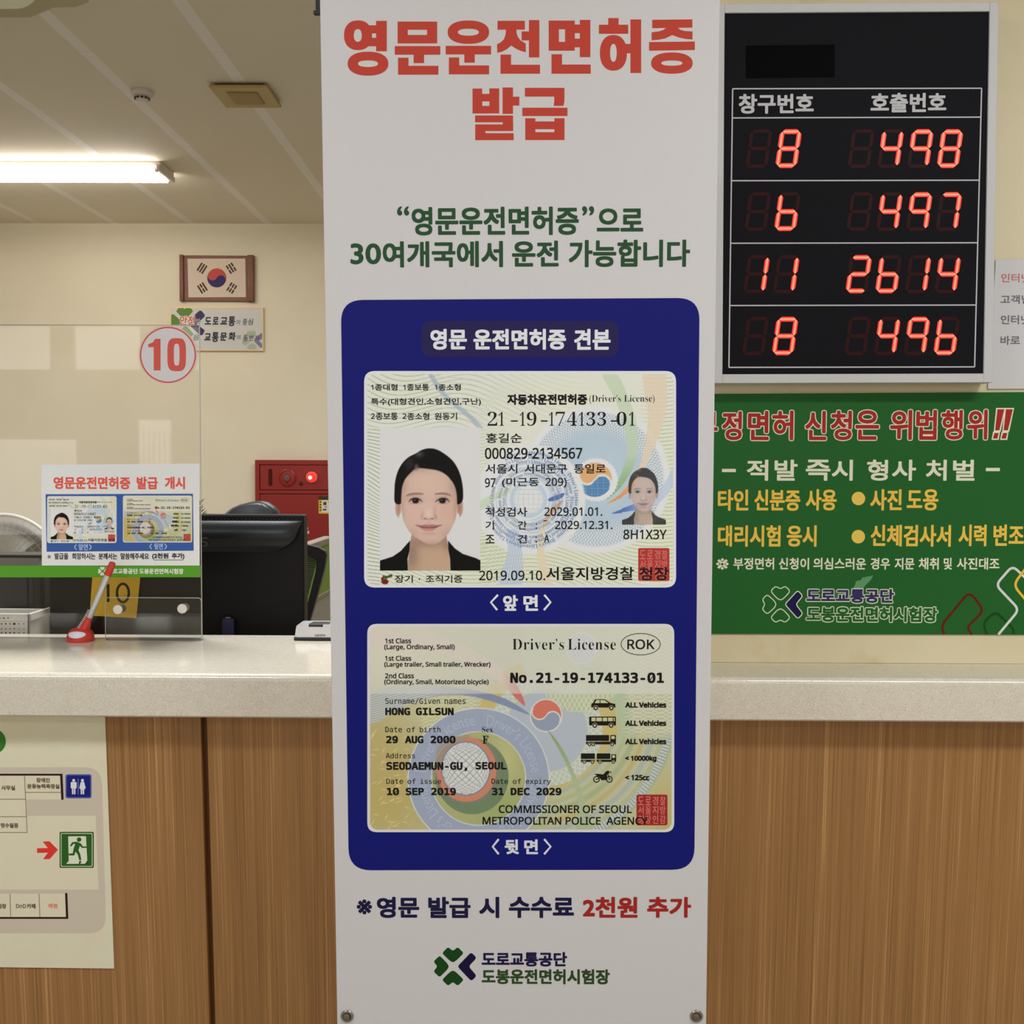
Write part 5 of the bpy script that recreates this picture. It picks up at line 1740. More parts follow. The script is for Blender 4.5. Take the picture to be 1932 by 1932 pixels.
for k in range(turns * 12 + 1):
    t = k / (turns * 12)
    base = c0 * (1 - t) ** 2 + cm * (2 * t * (1 - t)) + c1 * t * t
    dd = (c1 - c0).normalized(); u1 = Vector((0, 1, 0)); u2 = dd.cross(u1).normalized()
    an = 2 * PI * turns * t
    cl.append(base + u1 * (.0042 * math.cos(an)) + u2 * (.0042 * math.sin(an)))
mb = MB(); mb.tube(cl, .00085, mat('pale_coil', (214, 206, 196), .4, .74), 6); mb.build('coil_cord', pn, smooth=True, label='pale coiled cord')

# ------------------------------------------------------------------ fingerprint reader
fx0 = at(556.5, 1205, 2.36).x
fr_ = thing('fingerprint_reader', 'small silver fingerprint reader on black base at the worktop edge behind the banner', 'fingerprint reader', (fx0 + .05, 2.385, WT))
m_sil = mat('satin_silver', (186, 186, 188), .32, .78, metal=.35)
y0_, y1_ = 2.355, 2.415
mb = MB(); mb.bbox((fx0 - .0015, y0_ - .002, WT + .0003), (fx0 + .105, y1_, WT + .007), m_blackplastic, .002, 2); mb.build('base', fr_, label='black base')
mb = MB()
prof = [(fx0 + .0005, WT + .0072), (fx0 + .104, WT + .0072), (fx0 + .098, WT + .0345), (fx0 + .0045, WT + .0345)]
prof = rounded(prof, .006, 4)
mb.prism(prof, -y1_ + .001, -y0_, m_sil, lambda p: (p[0], -p[2], p[1]))
smooth_by_angle(mb.build('body', fr_, label='silver body'), 40)
mb = MB()
zt = WT + .0346
mb.add([(fx0 + .028, y0_ + .004, zt), (fx0 + .075, y0_ + .004, zt), (fx0 + .070, y0_ + .045, zt + .0002), (fx0 + .033, y0_ + .045, zt + .0002)], [(0, 1, 2, 3)], m_blackplastic)
mb.bbox((fx0 + .030, y0_ - .0004, WT + .029), (fx0 + .062, y0_ + .004, zt + .0004), m_blackplastic, .0015, 2)
mb.build('sensor_window', fr_, label='black finger window')
FP = Plane((fx0, y0_ - .0003, WT)); fp = Print(FP, .78)
a_, b_ = FP.px(594, 1196)
k_ = Print(FP, .78)
k_.text('suprema', 594, 1197, 613.5, 1202, (92, 92, 96), bold=.15, font='i', layer=1); k_.build('lettering', fr_)
# ------------------------------------------------------------------ office behind the counter
DESK = .86
m_desk = mat('grey_desk_laminate', (150, 146, 140), .5, .74)
dk = thing('office_desk', 'grey staff desk hidden behind the counter carrying the black monitor', 'desk', (-.9, 2.9, 0))
mb = MB(); mb.bbox((-1.75, 2.44, DESK - .03), (-.30, 2.80, DESK), m_desk, .003, 2); mb.build('desktop', dk)
for x in (-1.70, -.37):
    for y in (2.48, 2.72):
        mb = MB(); mb.box((x, y, 0), (x + .04, y + .04, DESK - .03), m_desk); mb.build('leg', dk)

# black monitor seen from behind
MY = 2.60
mo = thing('monitor', 'wide black monitor seen from behind on the staff desk, yellow number card on its back', 'monitor', (at(330, 1100, MY).x, MY + .06, DESK))
MP = Plane((at(331, 1100, MY).x, MY, 1.4))
m_mon = mat('black_monitor_plastic', (11, 10, 10), .45, .74, spec=.2)
m_mong = mat('gloss_black_shell', (16, 16, 17), .33, .74, spec=.35)
mx0, mx1 = MP.px(90, 1050)[0], MP.px(573, 1050)[0]
mt, mbm = MP.px(480, 971.5)[1], DESK + .075 - 1.4
mb = MB()
mb.bbox((mx0, mbm, -.05), (mx1, mt, -.004), m_mon, .004, 2, MP.w)
mb.build('casing', mo)
# swelling upper shell with a rounded lower right corner
mb = MB()
zt_, zb_ = mt - .014, MP.px(480, 1041)[1]
hh = zt_ - zb_
na, nb = 40, 14
V, F = [], []
for i in range(na + 1):
    a = mx0 + .002 + (mx1 - mx0 - .006) * i / na
    right = (mx1 - .004) - a
    cr = .088                                  # corner sweep on the right
    lift = 0.0
    if right < cr:
        lift = (1 - math.sqrt(max(0, 1 - (1 - right / cr) ** 2))) * hh * .98
    for j in range(nb + 1):
        t = j / nb
        b = zt_ - (hh - lift) * t
        s_ = (zt_ - b) / hh
        c = -.004 + .0005 + .020 * math.sin(PI * min(1, s_ * .92)) ** .8 * (1 - (lift / hh) ** 2)
        V.append(MP.w((a, b, c)))
for i in range(na):
    for j in range(nb):
        p = i * (nb + 1) + j
        F.append((p, p + 1, p + nb + 2, p + nb + 1))
mb.add(V, F, m_mong)
mb.build('upper_shell', mo, smooth=True, label='swelling glossy upper shell')
mb = MB()
for k in range(58):          # row of small vents under the top edge
    a = mx0 + .02 + k * (mx1 - mx0 - .04) / 57
    mb.box((a, mt - .0125, -.0042), (a + .0035, mt - .0105, -.0030), mat('vent_dark_grey', (46, 46, 46), .6, .74), MP.w)
mb.build('vent_row', mo)
k_ = Print(MP, .74, rough=.4, base=.0178)
k_.text('S', 381, 1012.0, 397, 1031, (62, 62, 62), bold=1.1, font='i', layer=1)
k_.build('brand_lettering', mo, label='dark grey raised lettering')
mb = MB()
vx, vz = MP.px(432, 1180)
mb.bbox((vx - .012, DESK + .09 - 1.4, .0005), (vx + .016, MP.px(432, 1165)[1], .018), mat('blue_video_plug', (22, 22, 66), .4, .74), .002, 2, MP.w)
mb.bbox((vx - .006, MP.px(432, 1166)[1], .002), (vx + .006, MP.px(432, 1164.2)[1] + .001, .010), m_steel, .0005, 1, MP.w)
mb.build('video_plug', mo, label='dark blue video plug')
mb = MB()
mb.bbox((-.06, DESK + .012 - 1.4, -.075), (.06, mbm + .06, -.052), m_mon, .004, 2, MP.w)
mb.bbox((-.14, DESK + .0005 - 1.4, -.16), (.14, DESK + .014 - 1.4, -.005), m_mon, .005, 2, MP.w)
mb.build('stand', mo)

# yellow number card
YC = Plane((0, MY - .0005, 1.4))
y_ = Print(YC, .74, rough=.5, base=.0012)
y_.space(0, 900, 4.83)
y_.poly([(846, 880), (1275, 880), (1280, 912), (1244, 1285), (818, 1262), (836, 1000)], (216, 172, 48), 1)
yc = y_.build('number_card')
tag(yc, 'yellow paper card with black number 10 hanging on the back of the monitor', 'sign')
y_ = Print(YC, .74, rough=.5, base=.0012)
y_.space(0, 900, 4.83)
y_.ring([(1122 + 66 * math.cos(t) + 6 * -math.sin(t) * 0, 1056 + 95 * math.sin(t)) for t in np.linspace(0, 2 * PI, 49)[:-1]], [(1122 + 42 * math.cos(t), 1056 + 72 * math.sin(t)) for t in np.linspace(0, 2 * PI, 49)[:-1]], (40, 30, 16), 2)
y_.poly([(974, 985), (1000, 968), (1000, 1138), (976, 1138)], (40, 30, 16), 2)
y_.build('digits', yc)

# second dark monitor at the left edge
M2 = Plane((0, 2.66, 1.4))
m2 = thing('monitor', 'dark monitor cut by the left edge of the photo, below the green strip', 'monitor', (at(0, 1120, 2.66).x, 2.7, DESK))
xa_, xb_ = M2.px(-150, 1100)[0], M2.px(62, 1100)[0]
t2, b2 = M2.px(20, 1080)[1], DESK + .03 - 1.4
mb = MB(); mb.bbox((xa_, b2, -.04), (xb_, t2, 0), mat('navy_black_plastic', (16, 17, 21), .4, .74), .004, 2, M2.w); mb.build('casing', m2)
mb = MB(); mb.bbox((xa_ + .012, M2.px(20, 1151)[1], 0), (xb_ - .012, t2 - .012, .0025), mat('black_back_panel', (18, 18, 23), .3, .74), .001, 1, M2.w); mb.build('back_panel', m2)
k_ = Print(M2, .74, base=.0026); k_.rect(4, 1136, 34, 1137.2, (48, 48, 58), 1); k_.build('fine_print', m2)
mb = MB(); mb.bbox((xa_ + .08, DESK + .0005 - 1.4, -.12), (xb_ - .04, DESK + .028 - 1.4, .01), m_mon, .004, 2, M2.w); mb.build('stand', m2)

# white perforated basket in front of it
BK_ = Plane((0, 2.50, 1.4))
bx0, bx1 = BK_.px(-60, 1180)[0], BK_.px(58, 1180)[0]
bt2, bt1 = BK_.px(58, 1157.5)[1], BK_.px(58, 1198)[1]
bk = thing('perforated_basket', 'white plastic basket with rows of round holes at the lower left of the clear screen', 'basket', ((bx0 + bx1) / 2, 2.56, DESK))
m_bsk = mat('white_basket_plastic', (206, 200, 190), .45, .74)
mb = MB()
zf = DESK + .0008 - 1.4
def bframe(p): return BK_.w(p)
for lo, hi in (((bx0, zf, -.004), (bx1 - .004, bt2 - .006, 0)), ((bx0, zf, -.13), (bx1 - .004, bt2 - .006, -.126)), ((bx1 - .008, zf, -.13), (bx1 - .004, bt2 - .006, 0)), ((bx0, zf, -.13), (bx0 + .004, bt2 - .006, 0)), ((bx0, zf, -.13), (bx1 - .004, zf + .004, 0))):
    mb.bbox(lo, hi, m_bsk, .001, 1, bframe)
mb.build('tub', bk)
mb = MB(); mb.bbox((bx0 - .002, bt2 - .018, -.002), (bx1, bt2, .004), m_bsk, .002, 2, bframe); mb.bbox((bx1 - .007, bt2 - .018, -.132), (bx1, bt2, .004), m_bsk, .002, 2, bframe); mb.build('rim', bk)
hp = Print(BK_, .74, base=.0003)
hole = (22, 18, 16)
for i, (xx, yy, r_) in enumerate([(1, 1166.5, 2.0), (9, 1165.8, 1.8), (17, 1165.5, 1.5)]):
    hp.disc(xx, yy, r_, hole, 42 if True else 1, r_ * .8)
for row, yy in enumerate((1177, 1186.5, 1194)):
    for xx in (-20, -9, 3, 11, 19, 27, 36, 45):
        r_ = 1.6 + (.9 if (row == 0 and xx in (27,)) else 0) - (.4 if xx in (45, 36) else 0)
        hp.disc(xx, yy, r_, hole, 1, r_ * (.85 if row != 1 else .6))
hp.build('holes', bk, label='round holes showing dark inside')

# low brown divider and things further in at the left
m_brown = mat('dark_brown_panel', (44, 38, 32), .6, .74)
dv = MB(); dv.bbox((-2.6, 3.22, 0), (-1.03, 3.25, at(0, 1082, 3.22).z), m_brown, .003, 1)
tag(dv.build('desk_divider'), 'low dark brown divider behind the staff desk at the left', 'divider')

# desk fan with grey guard, seen through the screen
FN = Plane((at(8, 1080, 3.36).x, 3.36, at(8, 1080, 3.36).z))
sc_ = 3.36 / FPX
R = 110 * sc_
fa = thing('desk_fan', 'round grey desk fan with wire guard at the left edge, behind the clear screen', 'fan', tuple(FN.w((0, -R - .08, 0))))
m_wire = mat('pale_grey_wire', (196, 188, 172), .4, .74)
m_wire2 = mat('thin_grey_wire', (140, 132, 118), .4, .74)
m_blade = mat('smoky_fan_blade', (112, 105, 93), .35, .74)
mb = MB(); mb.tube([FN.w((R * math.cos(t), R * math.sin(t), 0)) for t in np.linspace(0, 2 * PI, 73)], .0055, m_wire, 8)
mb.build('guard_rim', fa, smooth=True)
mb = MB()
for k in range(1, 9):
    rr_ = R * k / 9
    mb.tube([FN.w((rr_ * math.cos(t), rr_ * math.sin(t), .030 * (1 - (k / 9) ** 2))) for t in np.linspace(0, 2 * PI, 49)], .0008, m_wire2, 4)
for k in range(48):
    t = 2 * PI * k / 48
    mb.tube([FN.w((R * s * math.cos(t), R * s * math.sin(t), .030 * (1 - s ** 2))) for s in (.12, .4, .7, 1)], .0007, m_wire2, 4)
mb.build('wire_guard', fa)
mb = MB(); mb.lathe(FN.w((0, 0, -.02)), FN.n, [(.030, 0), (.032, .02), (.030, .048), (.022, .053), (0, .054)], m_wire, 28); smooth_by_angle(mb.build('hub', fa))
mb = MB(); mb.lathe(FN.w((0, 0, -.045)), FN.n, [(0, 0), (R * .5, .001), (R * .92, .012), (R * .985, .03)], mat('grey_rear_guard', (126, 118, 103), .5, .74), 48); mb.build('rear_guard', fa, smooth=True)
for k in range(4):
    t0 = 2 * PI * k / 4 + .4
    V, F = [], []
    for i in range(9):
        s = i / 8
        rr_ = .03 + (R * .9 - .03) * s
        w_ = .20 + .62 * math.sin(PI * (.15 + .7 * s))
        for j in range(5):
            an = t0 + w_ * (j / 4 - .5)
            V.append(FN.w((rr_ * math.cos(an), rr_ * math.sin(an), -.012 + .018 * (j / 4 - .5))))
    for i in range(8):
        for j in range(4):
            p = i * 5 + j
            F.append((p, p + 1, p + 6, p + 5))
    mb = MB(); mb.add(V, F, m_blade); mb.build('blade', fa, smooth=True)
mb = MB()
mb.lathe(FN.w((0, 0, -.09)), FN.n, [(.02, 0), (.045, .01), (.05, .04), (.045, .068)], m_blade, 24)
mb.cyl(FN.w((0, -.04, -.05)), (FN.o.x, FN.o.y + .05, .78), .012, .012, m_blade)
mb.lathe((FN.o.x, FN.o.y + .05, .762), (0, 0, 1), [(.09, 0), (.09, .012), (.03, .022), (0, .024)], m_blade, 28)
smooth_by_angle(mb.build('motor_and_stand', fa))
fs = MB(); fs.bbox((-2.6, 3.335, .72), (-.9, 3.75, .76), m_desk, .003, 1); fs.box((-2.55, 3.34, 0), (-2.5, 3.7, .72), m_desk); fs.box((-.98, 3.34, 0), (-.93, 3.7, .72), m_desk)
tag(fs.build('side_desk'), 'grey side desk behind the brown divider, under the fan', 'desk')

# paper tray standing on the divider line
TR_ = Plane((0, 2.86, 1.4))
tx0, tx1 = TR_.px(-120, 1060)[0], TR_.px(78, 1060)[0]
tz1, tz0 = TR_.px(20, 1051.5)[1], TR_.px(20, 1067)[1]
pt = thing('paper_tray', 'flat black tray with light papers at the left, just above the green strip', 'tray', ((tx0 + tx1) / 2, 3.15, DESK))
mb = MB(); mb.bbox((tx0, tz0 - .004, -.09), (tx1 - .006, tz1, 0), mat('light_grey_tray_front', (134, 130, 122), .5, .74), .002, 2, TR_.w); mb.build('paper_stack', pt, label='light grey papers')
mb = MB(); mb.bbox((tx0, tz1 + .0003, -.10), (tx1, tz1 + .007, .004), m_blackplastic, .002, 2, TR_.w); mb.bbox((tx0, DESK + .0005 - 1.4, -.088), (tx1 - .03, tz0 - .0045, -.03), m_blackplastic, .002, 1, TR_.w); mb.build('tray', pt, label='black tray and riser')

# plant tip behind the monitor
px_ = at(368, 960, 3.95).x
pl_ = thing('potted_juniper', 'dark green potted conifer whose leaf tips peek out between poster and black monitor', 'plant', (px_, 3.95, 0))
m_leaf = noise_mat('conifer_green', (36, 48, 24), (54, 68, 34), 30, .74, .6)
ht = at(380, 946, 3.95).z
mb = MB()
for k in range(420):
    z_ = ht * (.45 + .55 * (k / 420)) - .004
    rad = .085 * (1 - (z_ / ht - .45) / .60) ** .7 + .006
    an = k * 2.39996
    u_ = rng.uniform(.35, 1.0)
    c = Vector((px_ + rad * u_ * math.cos(an), 3.95 + rad * u_ * math.sin(an), z_))
    d_ = Vector((math.cos(an) * .8, math.sin(an) * .8, .7)).normalized()
    s1 = d_.cross(Vector((0, 0, 1))).normalized()
    L3, w3 = .026, .007
    up = s1.cross(d_)
    mb.add([c - s1 * w3, c + up * w3 * .5, c + s1 * w3, c - up * w3 * .5, c + d_ * L3], [(0, 1, 4), (1, 2, 4), (2, 3, 4), (3, 0, 4), (3, 2, 1, 0)], m_leaf)
mb.build('foliage', pl_)
mb = MB(); mb.cyl((px_, 3.95, .30), (px_, 3.95, ht * .9), .014, .006, m_brown, 10); mb.build('stem', pl_)
mb = MB(); mb.lathe((px_, 3.95, 0), (0, 0, 1), [(.10, 0), (.14, .30), (.15, .31), (.135, .31), (.13, .28), (0, .28)], mat('grey_plant_pot', (120, 112, 104), .5, .74), 28); smooth_by_angle(mb.build('pot', pl_))

# office chair facing the counter
CY = 3.10
CH = Plane((at(476, 1000, CY).x, CY, 1.4))
ch = thing('office_chair', 'black office chair with padded headrest and mesh back, half hidden by the monitor', 'chair', tuple(CH.w((0, -1.4, -.1))))
m_leather = mat('black_leather', (40, 40, 42), .38, .74)
m_mesh = mat('black_mesh_fabric', (20, 20, 20), .7, .74)
sx = CY / FPX
hx0, hx1 = CH.px(421, 970)[0], CH.px(528.5, 970)[0]
hz = CH.px(490, 945)[1]
prof_pts = [(421, 975), (428, 966), (440, 957), (456, 950.5), (474, 946.5), (492, 945), (505, 948), (516, 955), (524, 964), (528, 975), (530, 1000), (526, 1020), (500, 1026), (450, 1026), (424, 1018), (419, 998)]
q = [CH.px(*p) for p in prof_pts]
cxm = sum(p[0] for p in q) / len(q); czm = sum(p[1] for p in q) / len(q)
V, F = [], []
n = len(q)
lay = [(.80, .030), (.93, .024), (1.0, .008), (1.0, -.016), (.92, -.036), (.75, -.044)]
for s, c in lay:
    V += [CH.w((cxm + (p[0] - cxm) * s, czm + (p[1] - czm) * s, c)) for p in q]
for k in range(len(lay) - 1):
    F += [(k * n + (i + 1) % n, k * n + i, (k + 1) * n + i, (k + 1) * n + (i + 1) % n) for i in range(n)]
F += [tuple(range(n)), tuple(reversed(range((len(lay) - 1) * n, len(lay) * n)))]
mb = MB(); mb.add(V, F, m_leather); hd = mb.build('headrest', ch, smooth=True)
mb = MB(); seam = [CH.w((CH.px(x, y)[0], CH.px(x, y)[1], .0265)) for x, y in ((497, 951), (506, 957), (511, 966), (514, 980))]
mb.tube(seam, .002, mat('leather_piping', (92, 92, 94), .35, .74), 6); mb.build('piping', hd, smooth=True)
# back frame
out_ = [(616, 1047), (613, 1040), (600, 1033.5), (578, 1029), (548, 1026), (474, 1024), (402, 1026), (374, 1029), (348, 1034), (338, 1040), (335, 1047), (340, 1075), (358, 1140), (372, 1190), (384, 1230), (474, 1236), (566, 1230), (579, 1184), (597, 1125), (612, 1072)]
inn = [(596, 1058), (590, 1054), (580, 1051), (568, 1049), (540, 1047), (474, 1046), (410, 1047), (384, 1049), (372, 1051), (362, 1054), (356, 1058), (358, 1080), (370, 1130), (380, 1172), (392, 1205), (474, 1210), (556, 1205), (568, 1172), (581, 1130), (594, 1080)]
o2, i2 = [CH.px(*p) for p in out_], [CH.px(*p) for p in inn]
n = len(o2)
bow = lambda p: -.05 + .9 * (p[0]) ** 2
V = [CH.w((p[0], p[1], bow(p) + .012)) for p in o2] + [CH.w((p[0], p[1], bow(p) + .012)) for p in i2] + [CH.w((p[0], p[1], bow(p) - .012)) for p in o2] + [CH.w((p[0], p[1], bow(p) - .012)) for p in i2]
F = []
for i in range(n):
    j = (i + 1) % n
    F += [(j, i, n + i, n + j), (2 * n + i, 2 * n + j, 3 * n + j, 3 * n + i), (i, j, 2 * n + j, 2 * n + i), (n + j, n + i, 3 * n + i, 3 * n + j)]
mb = MB(); mb.add(V, F, m_blackplastic); mb.build('back_frame', ch)
mb = MB()
top_y, bot_y = 1050, 1206
for k in range(46):          # horizontal mesh cords
    y = top_y + (bot_y - top_y) * k / 45
    hw = (122 - 42 * (y - top_y) / (bot_y - top_y))
    a_, b_ = CH.px(475 - hw, y), CH.px(475 + hw, y)
    pts = []
    for t in np.linspace(0, 1, 9):
        p = (a_[0] + (b_[0] - a_[0]) * t, a_[1])
        pts.append(CH.w((p[0], p[1], bow(p) + .002)))
    mb.tube(pts, .0027, m_mesh, 4)
mb.build('back_mesh', ch)
mb = MB()
mb.bbox((-.03, -.42, -.10), (.03, .02 + CH.px(475, 1030)[1], -.065), m_blackplastic, .006, 2, CH.w)
mb.build('spine', ch)
mb = MB(); mb.bbox((-.24, -.96, -.08), (.24, -.88, .27), m_mesh, .03, 3, CH.w); mb.build('seat', ch)
mb = MB()
bz_ = CH.w((0, -1.4, .02))
mb.cyl((bz_.x, bz_.y, .07), (bz_.x, bz_.y, .45), .028, .028, m_blackplastic)
for k in range(5):
    t = 2 * PI * k / 5 + .3
    e_ = Vector((bz_.x + .24 * math.cos(t), bz_.y + .24 * math.sin(t), .075))
    mb.tube([(bz_.x, bz_.y, .10), e_], .016, m_blackplastic, 8)
    mb.lathe((e_.x - .012, e_.y, .032), (1, 0, 0), [(.031, 0), (.031, .024)], m_blackplastic, 16)
mb.build('star_base', ch)
mb = MB(); mb.bbox((-.03, -.91, -.11), (.03, -.40, -.085), m_blackplastic, .005, 1, CH.w); mb.build('back_bar', ch)

# green and grey desk partition seen nearly edge on
PX0, PX1 = at(611, 1015, 3.86), at(540, 1030, 3.30)
pp = thing('desk_partition', 'low office partition with lime green upper panel and grey lower panel beside the black chair', 'partition', (PX1.x, 3.6, 0))
zt_ = 1.4 - (1013 - 875) / FPX * 3.86
zm_ = 1.4 - (1113 - 875) / FPX * 3.86
du = Vector((PX0.x - PX1.x, PX0.y - PX1.y, 0)).normalized(); dn = Vector((du.y, -du.x, 0))
LP = (Vector((PX0.x, PX0.y, 0)) - Vector((PX1.x, PX1.y, 0))).length
pfr = lambda p: Vector((PX1.x, PX1.y, 0)) + du * p[0] + dn * p[1] + Vector((0, 0, p[2]))
m_rail = mat('grey_brown_rail', (136, 124, 110), .5, .74)
mb = MB(); mb.bbox((0, 0, zt_ - .022), (LP, .036, zt_), m_rail, .002, 1, pfr); mb.bbox((0, 0, zm_ - .008), (LP, .036, zm_ + .006), m_rail, .002, 1, pfr); mb.bbox((LP - .018, .002, 0), (LP, .036, zt_ - .022), m_rail, .002, 1, pfr); mb.build('frame', pp)
mb = MB(); mb.box((.0, .006, zm_ + .006), (LP - .018, .034, zt_ - .022), noise_mat('lime_green_fabric', (130, 158, 58), (122, 150, 52), 120, .74, .85), pfr); mb.build('upper_panel', pp, label='lime green upper panel')
mb = MB(); mb.box((.0, .006, .03), (LP - .018, .034, zm_ - .008), noise_mat('grey_fabric', (168, 162, 150), (160, 154, 142), 120, .74, .85), pfr); mb.build('lower_panel', pp, label='grey lower panel')

# red hydrant cabinet on the back wall
FC = Plane((0, YB, 1.4))
fc = thing('hydrant_cabinet', 'red fire hydrant cabinet on the back wall with glowing red lamp', 'fire cabinet', tuple(FC.w((FC.px(585, 900)[0], -1.2, .06))))
m_fr = mat('red_painted_steel', (128, 26, 18), .38, .74)
m_frd = mat('dark_red_recess', (70, 14, 10), .5, .74)
c0x, c1x = FC.px(485.5, 900)[0], FC.px(690, 900)[0]
ctop, cbot = FC.px(550, 868)[1], -1.35
cd = .06
mb = MB()
frame_ring(mb, (c0x, cbot, c1x, ctop), (FC.px(493.5, 900)[0], cbot + .03, c1x - .03, FC.px(550, 876.5)[1]), .0005, cd, m_fr, FC.w)
mb.bbox((FC.px(493.5, 900)[0], FC.px(550, 931)[1], .0005), (c1x - .03, FC.px(550, 924.5)[1], cd), m_fr, .001, 1, FC.w)
mb.box((c0x + .005, cbot + .005, .0005), (c1x - .005, ctop - .005, .02), m_fr, FC.w)
mb.build('housing', fc)
fz = cd + .004
mb = MB(); mb.bbox((FC.px(494.3, 900)[0], FC.px(550, 923.6)[1], .02), (c1x - .033, FC.px(550, 877.3)[1], cd - .004), m_fr, .002, 1, FC.w); ap = mb.build('alarm_panel', fc)
mb = MB(); mb.bbox((FC.px(494.3, 900)[0], cbot + .033, .02), (c1x - .033, FC.px(550, 932.5)[1], cd - .002), m_fr, .003, 2, FC.w); dr = mb.build('door', fc)
FK = Plane((0, YB - cd + .004, 1.4))
sl = Print(FK, .74, base=.0006); sl.rect(506.5, 884.5, 514, 917, m_frd and (70, 14, 10), 1, 3.6); sl.build('slot', ap)
a, b = FK.px(542, 901.5)
mb = MB(); r0 = 16.5 * 6.95 / FPX
mb.lathe(FK.w((a, b, .0002)), FK.n, [(r0 * 1.02, 0), (r0, .008), (r0 * .86, .012), (r0 * .8, .008), (r0 * .45, .010), (r0 * .40, .014)], m_fr, 40); smooth_by_angle(mb.build('sounder', ap))
mb = MB(); mb.lathe(FK.w((a, b, .014)), FK.n, [(r0 * .34, 0), (r0 * .34, .004), (0, .006)], mat('grey_sounder_core', (92, 70, 62), .5, .74), 24); mb.lathe(FK.w((a + .002, b - r0 * .52, .010)), FK.n, [(r0 * .14, 0), (0, .001)], m_frd, 14); mb.build('sounder_core', ap)
a, b = FK.px(568, 912.3)
mb = MB(); mb.lathe(FK.w((a, b, .0002)), FK.n, [(.012, 0), (.012, .008), (.007, .014), (0, .015)], m_frd, 18); smooth_by_angle(mb.build('button', ap))
a, b = FK.px(588.5, 900.3)
r0 = 10.6 * 6.95 / FPX
mb = MB(); mb.lathe(FK.w((a, b, .0002)), FK.n, [(r0, 0), (r0, .010), (r0 * .9, .012)], mat('pale_lamp_ring', (206, 120, 104), .4, .74), 32); smooth_by_angle(mb.build('lamp_ring', ap))
mb = MB(); mb.lathe(FK.w((a, b, .008)), FK.n, [(r0 * .88, 0), (r0 * .8, .02), (r0 * .45, .036), (0, .042)], mat('lit_red_lamp', (200, 30, 20), .3, .74, emit=(255, 52, 38), strength=1.3), 32); smooth_by_angle(mb.build('lamp', ap, label='glowing red lamp'))
mb = MB(); mb.lathe(FK.w((a - .002, b - .002, .0495)), FK.n, [(r0 * .34, 0), (r0 * .2, .003), (0, .004)], mat('lamp_filament_glow', (255, 220, 200), .3, .74, emit=(255, 205, 180), strength=1.6), 20); mb.build('lamp_core', ap)
FD = Plane((0, YB - cd + .002, 1.4))
st = Print(FD, .74, base=.0008)
st.poly([(601, 936.5), (640, 936.5), (640, 969), (601.5, 969)], (196, 176, 60), 1); st.rect(601, 936.5, 640, 943.2, (58, 50, 46), 1.4); st.rect(607.5, 944.5, 636, 966.5, (206, 198, 180), 1.4)
for k in range(4):
    st.rect(603, 945.5 + k * 5.2, 606, 948.5 + k * 5.2, (70, 62, 40), 1.5)
st.rect(610, 947, 616, 953, (70, 64, 70), 2); st.rect(612, 955.5, 617, 957, (70, 64, 70), 2); st.rect(609, 960, 616, 963, (80, 70, 60), 2); st.rect(619, 946, 634, 949, (70, 64, 70), 2)
st.build('sticker', dr, label='yellow-edged instruction sticker')
st = Print(FD, .74, base=.0008)
st.text('소', 544, 985, 583.5, 1007, (206, 178, 166), bold=2.0, layer=1); st.text('화', 544, 1014, 583.5, 1040, (206, 178, 166), bold=2.0, layer=1); st.text('전', 544, 1046, 583.5, 1072, (206, 178, 166), bold=2.0, layer=1)
st.build('lettering', dr, label='white Korean letters in a column')

# framed flag
FL = Plane((0, YB - .02, 1.4), roll=-.003)
fl = thing('framed_flag', 'national flag of red and blue circle in brown wooden frame on the back wall', 'flag', tuple(FL.w((FL.px(410, 525)[0], FL.px(410, 568)[1], 0))))
m_fw = noise_mat('reddish_brown_wood', (112, 66, 42), (98, 54, 34), 14, .74, .5, stretch=(1, 1, 9))
P0, P1 = FL.px(339.5, 525)[0], FL.px(479.5, 525)[0]
zt_, zb_ = FL.px(410, 482)[1], FL.px(410, 568.3)[1]
mb = MB(); mb.bbox((P0 + .012, zb_, -.018), (P1 - .012, zt_, 0), m_fw, .002, 1, FL.w); mb.build('backboard', fl)
for xx0, xx1, nm in ((339.5, 347.2, 'left'), (467, 479.8, 'right')):
    mb = MB()
    a0_, a1_ = FL.px(xx0, 525)[0], FL.px(xx1, 525)[0]
    mb.bbox((a0_, zb_ - .004, -.018), (a1_, zt_ + .003, .014), m_fw, .006, 3, FL.w)
    smooth_by_angle(mb.build('scroll_bar', fl))
f_ = Print(FL, .74, base=.0006)
f_.space(310, 470, 9.2)
f_.poly([(402, 166), (1406, 164), (1416, 834), (420, 838)], (198, 180, 160), 0)
cl_ = f_.build('cloth', fl, label='white flag with red and blue circle and black trigrams')
f_ = Print(FL, .74, base=.0006); f_.space(310, 470, 9.2)
f_.taegeuk(912, 500, 166, .50, (172, 70, 60), (48, 40, 84), 2)
f_.build('circle', cl_, label='red and blue circle')
for cx_, cy_, an, br in ((655, 332, -58, (0, 0, 0)), (1162, 332, 58, (1, 0, 1)), (662, 676, 58, (0, 1, 0)), (1172, 676, -58, (1, 1, 1))):
    f_ = Print(FL, .74, base=.0006); f_.space(310, 470, 9.2)
    t = math.radians(an)
    ux, uy = math.cos(t), math.sin(t)
    for k in (-1, 0, 1):
        ox, oy = cx_ - uy * k * 46 * 1.05, cy_ + ux * k * 46 * 1.05
        ox, oy = cx_ + (-uy) * k * 48, cy_ + ux * k * 48
        kk = br[k + 1]
        for s0, s1 in (((-82, 82),) if not kk else ((-82, -8), (8, 82))):
            f_.stroke([(ox + ux * s0, oy + uy * s0), (ox + ux * s1, oy + uy * s1)], 30, (66, 52, 36), 2)
    f_.build('trigram', cl_, label='black trigram')

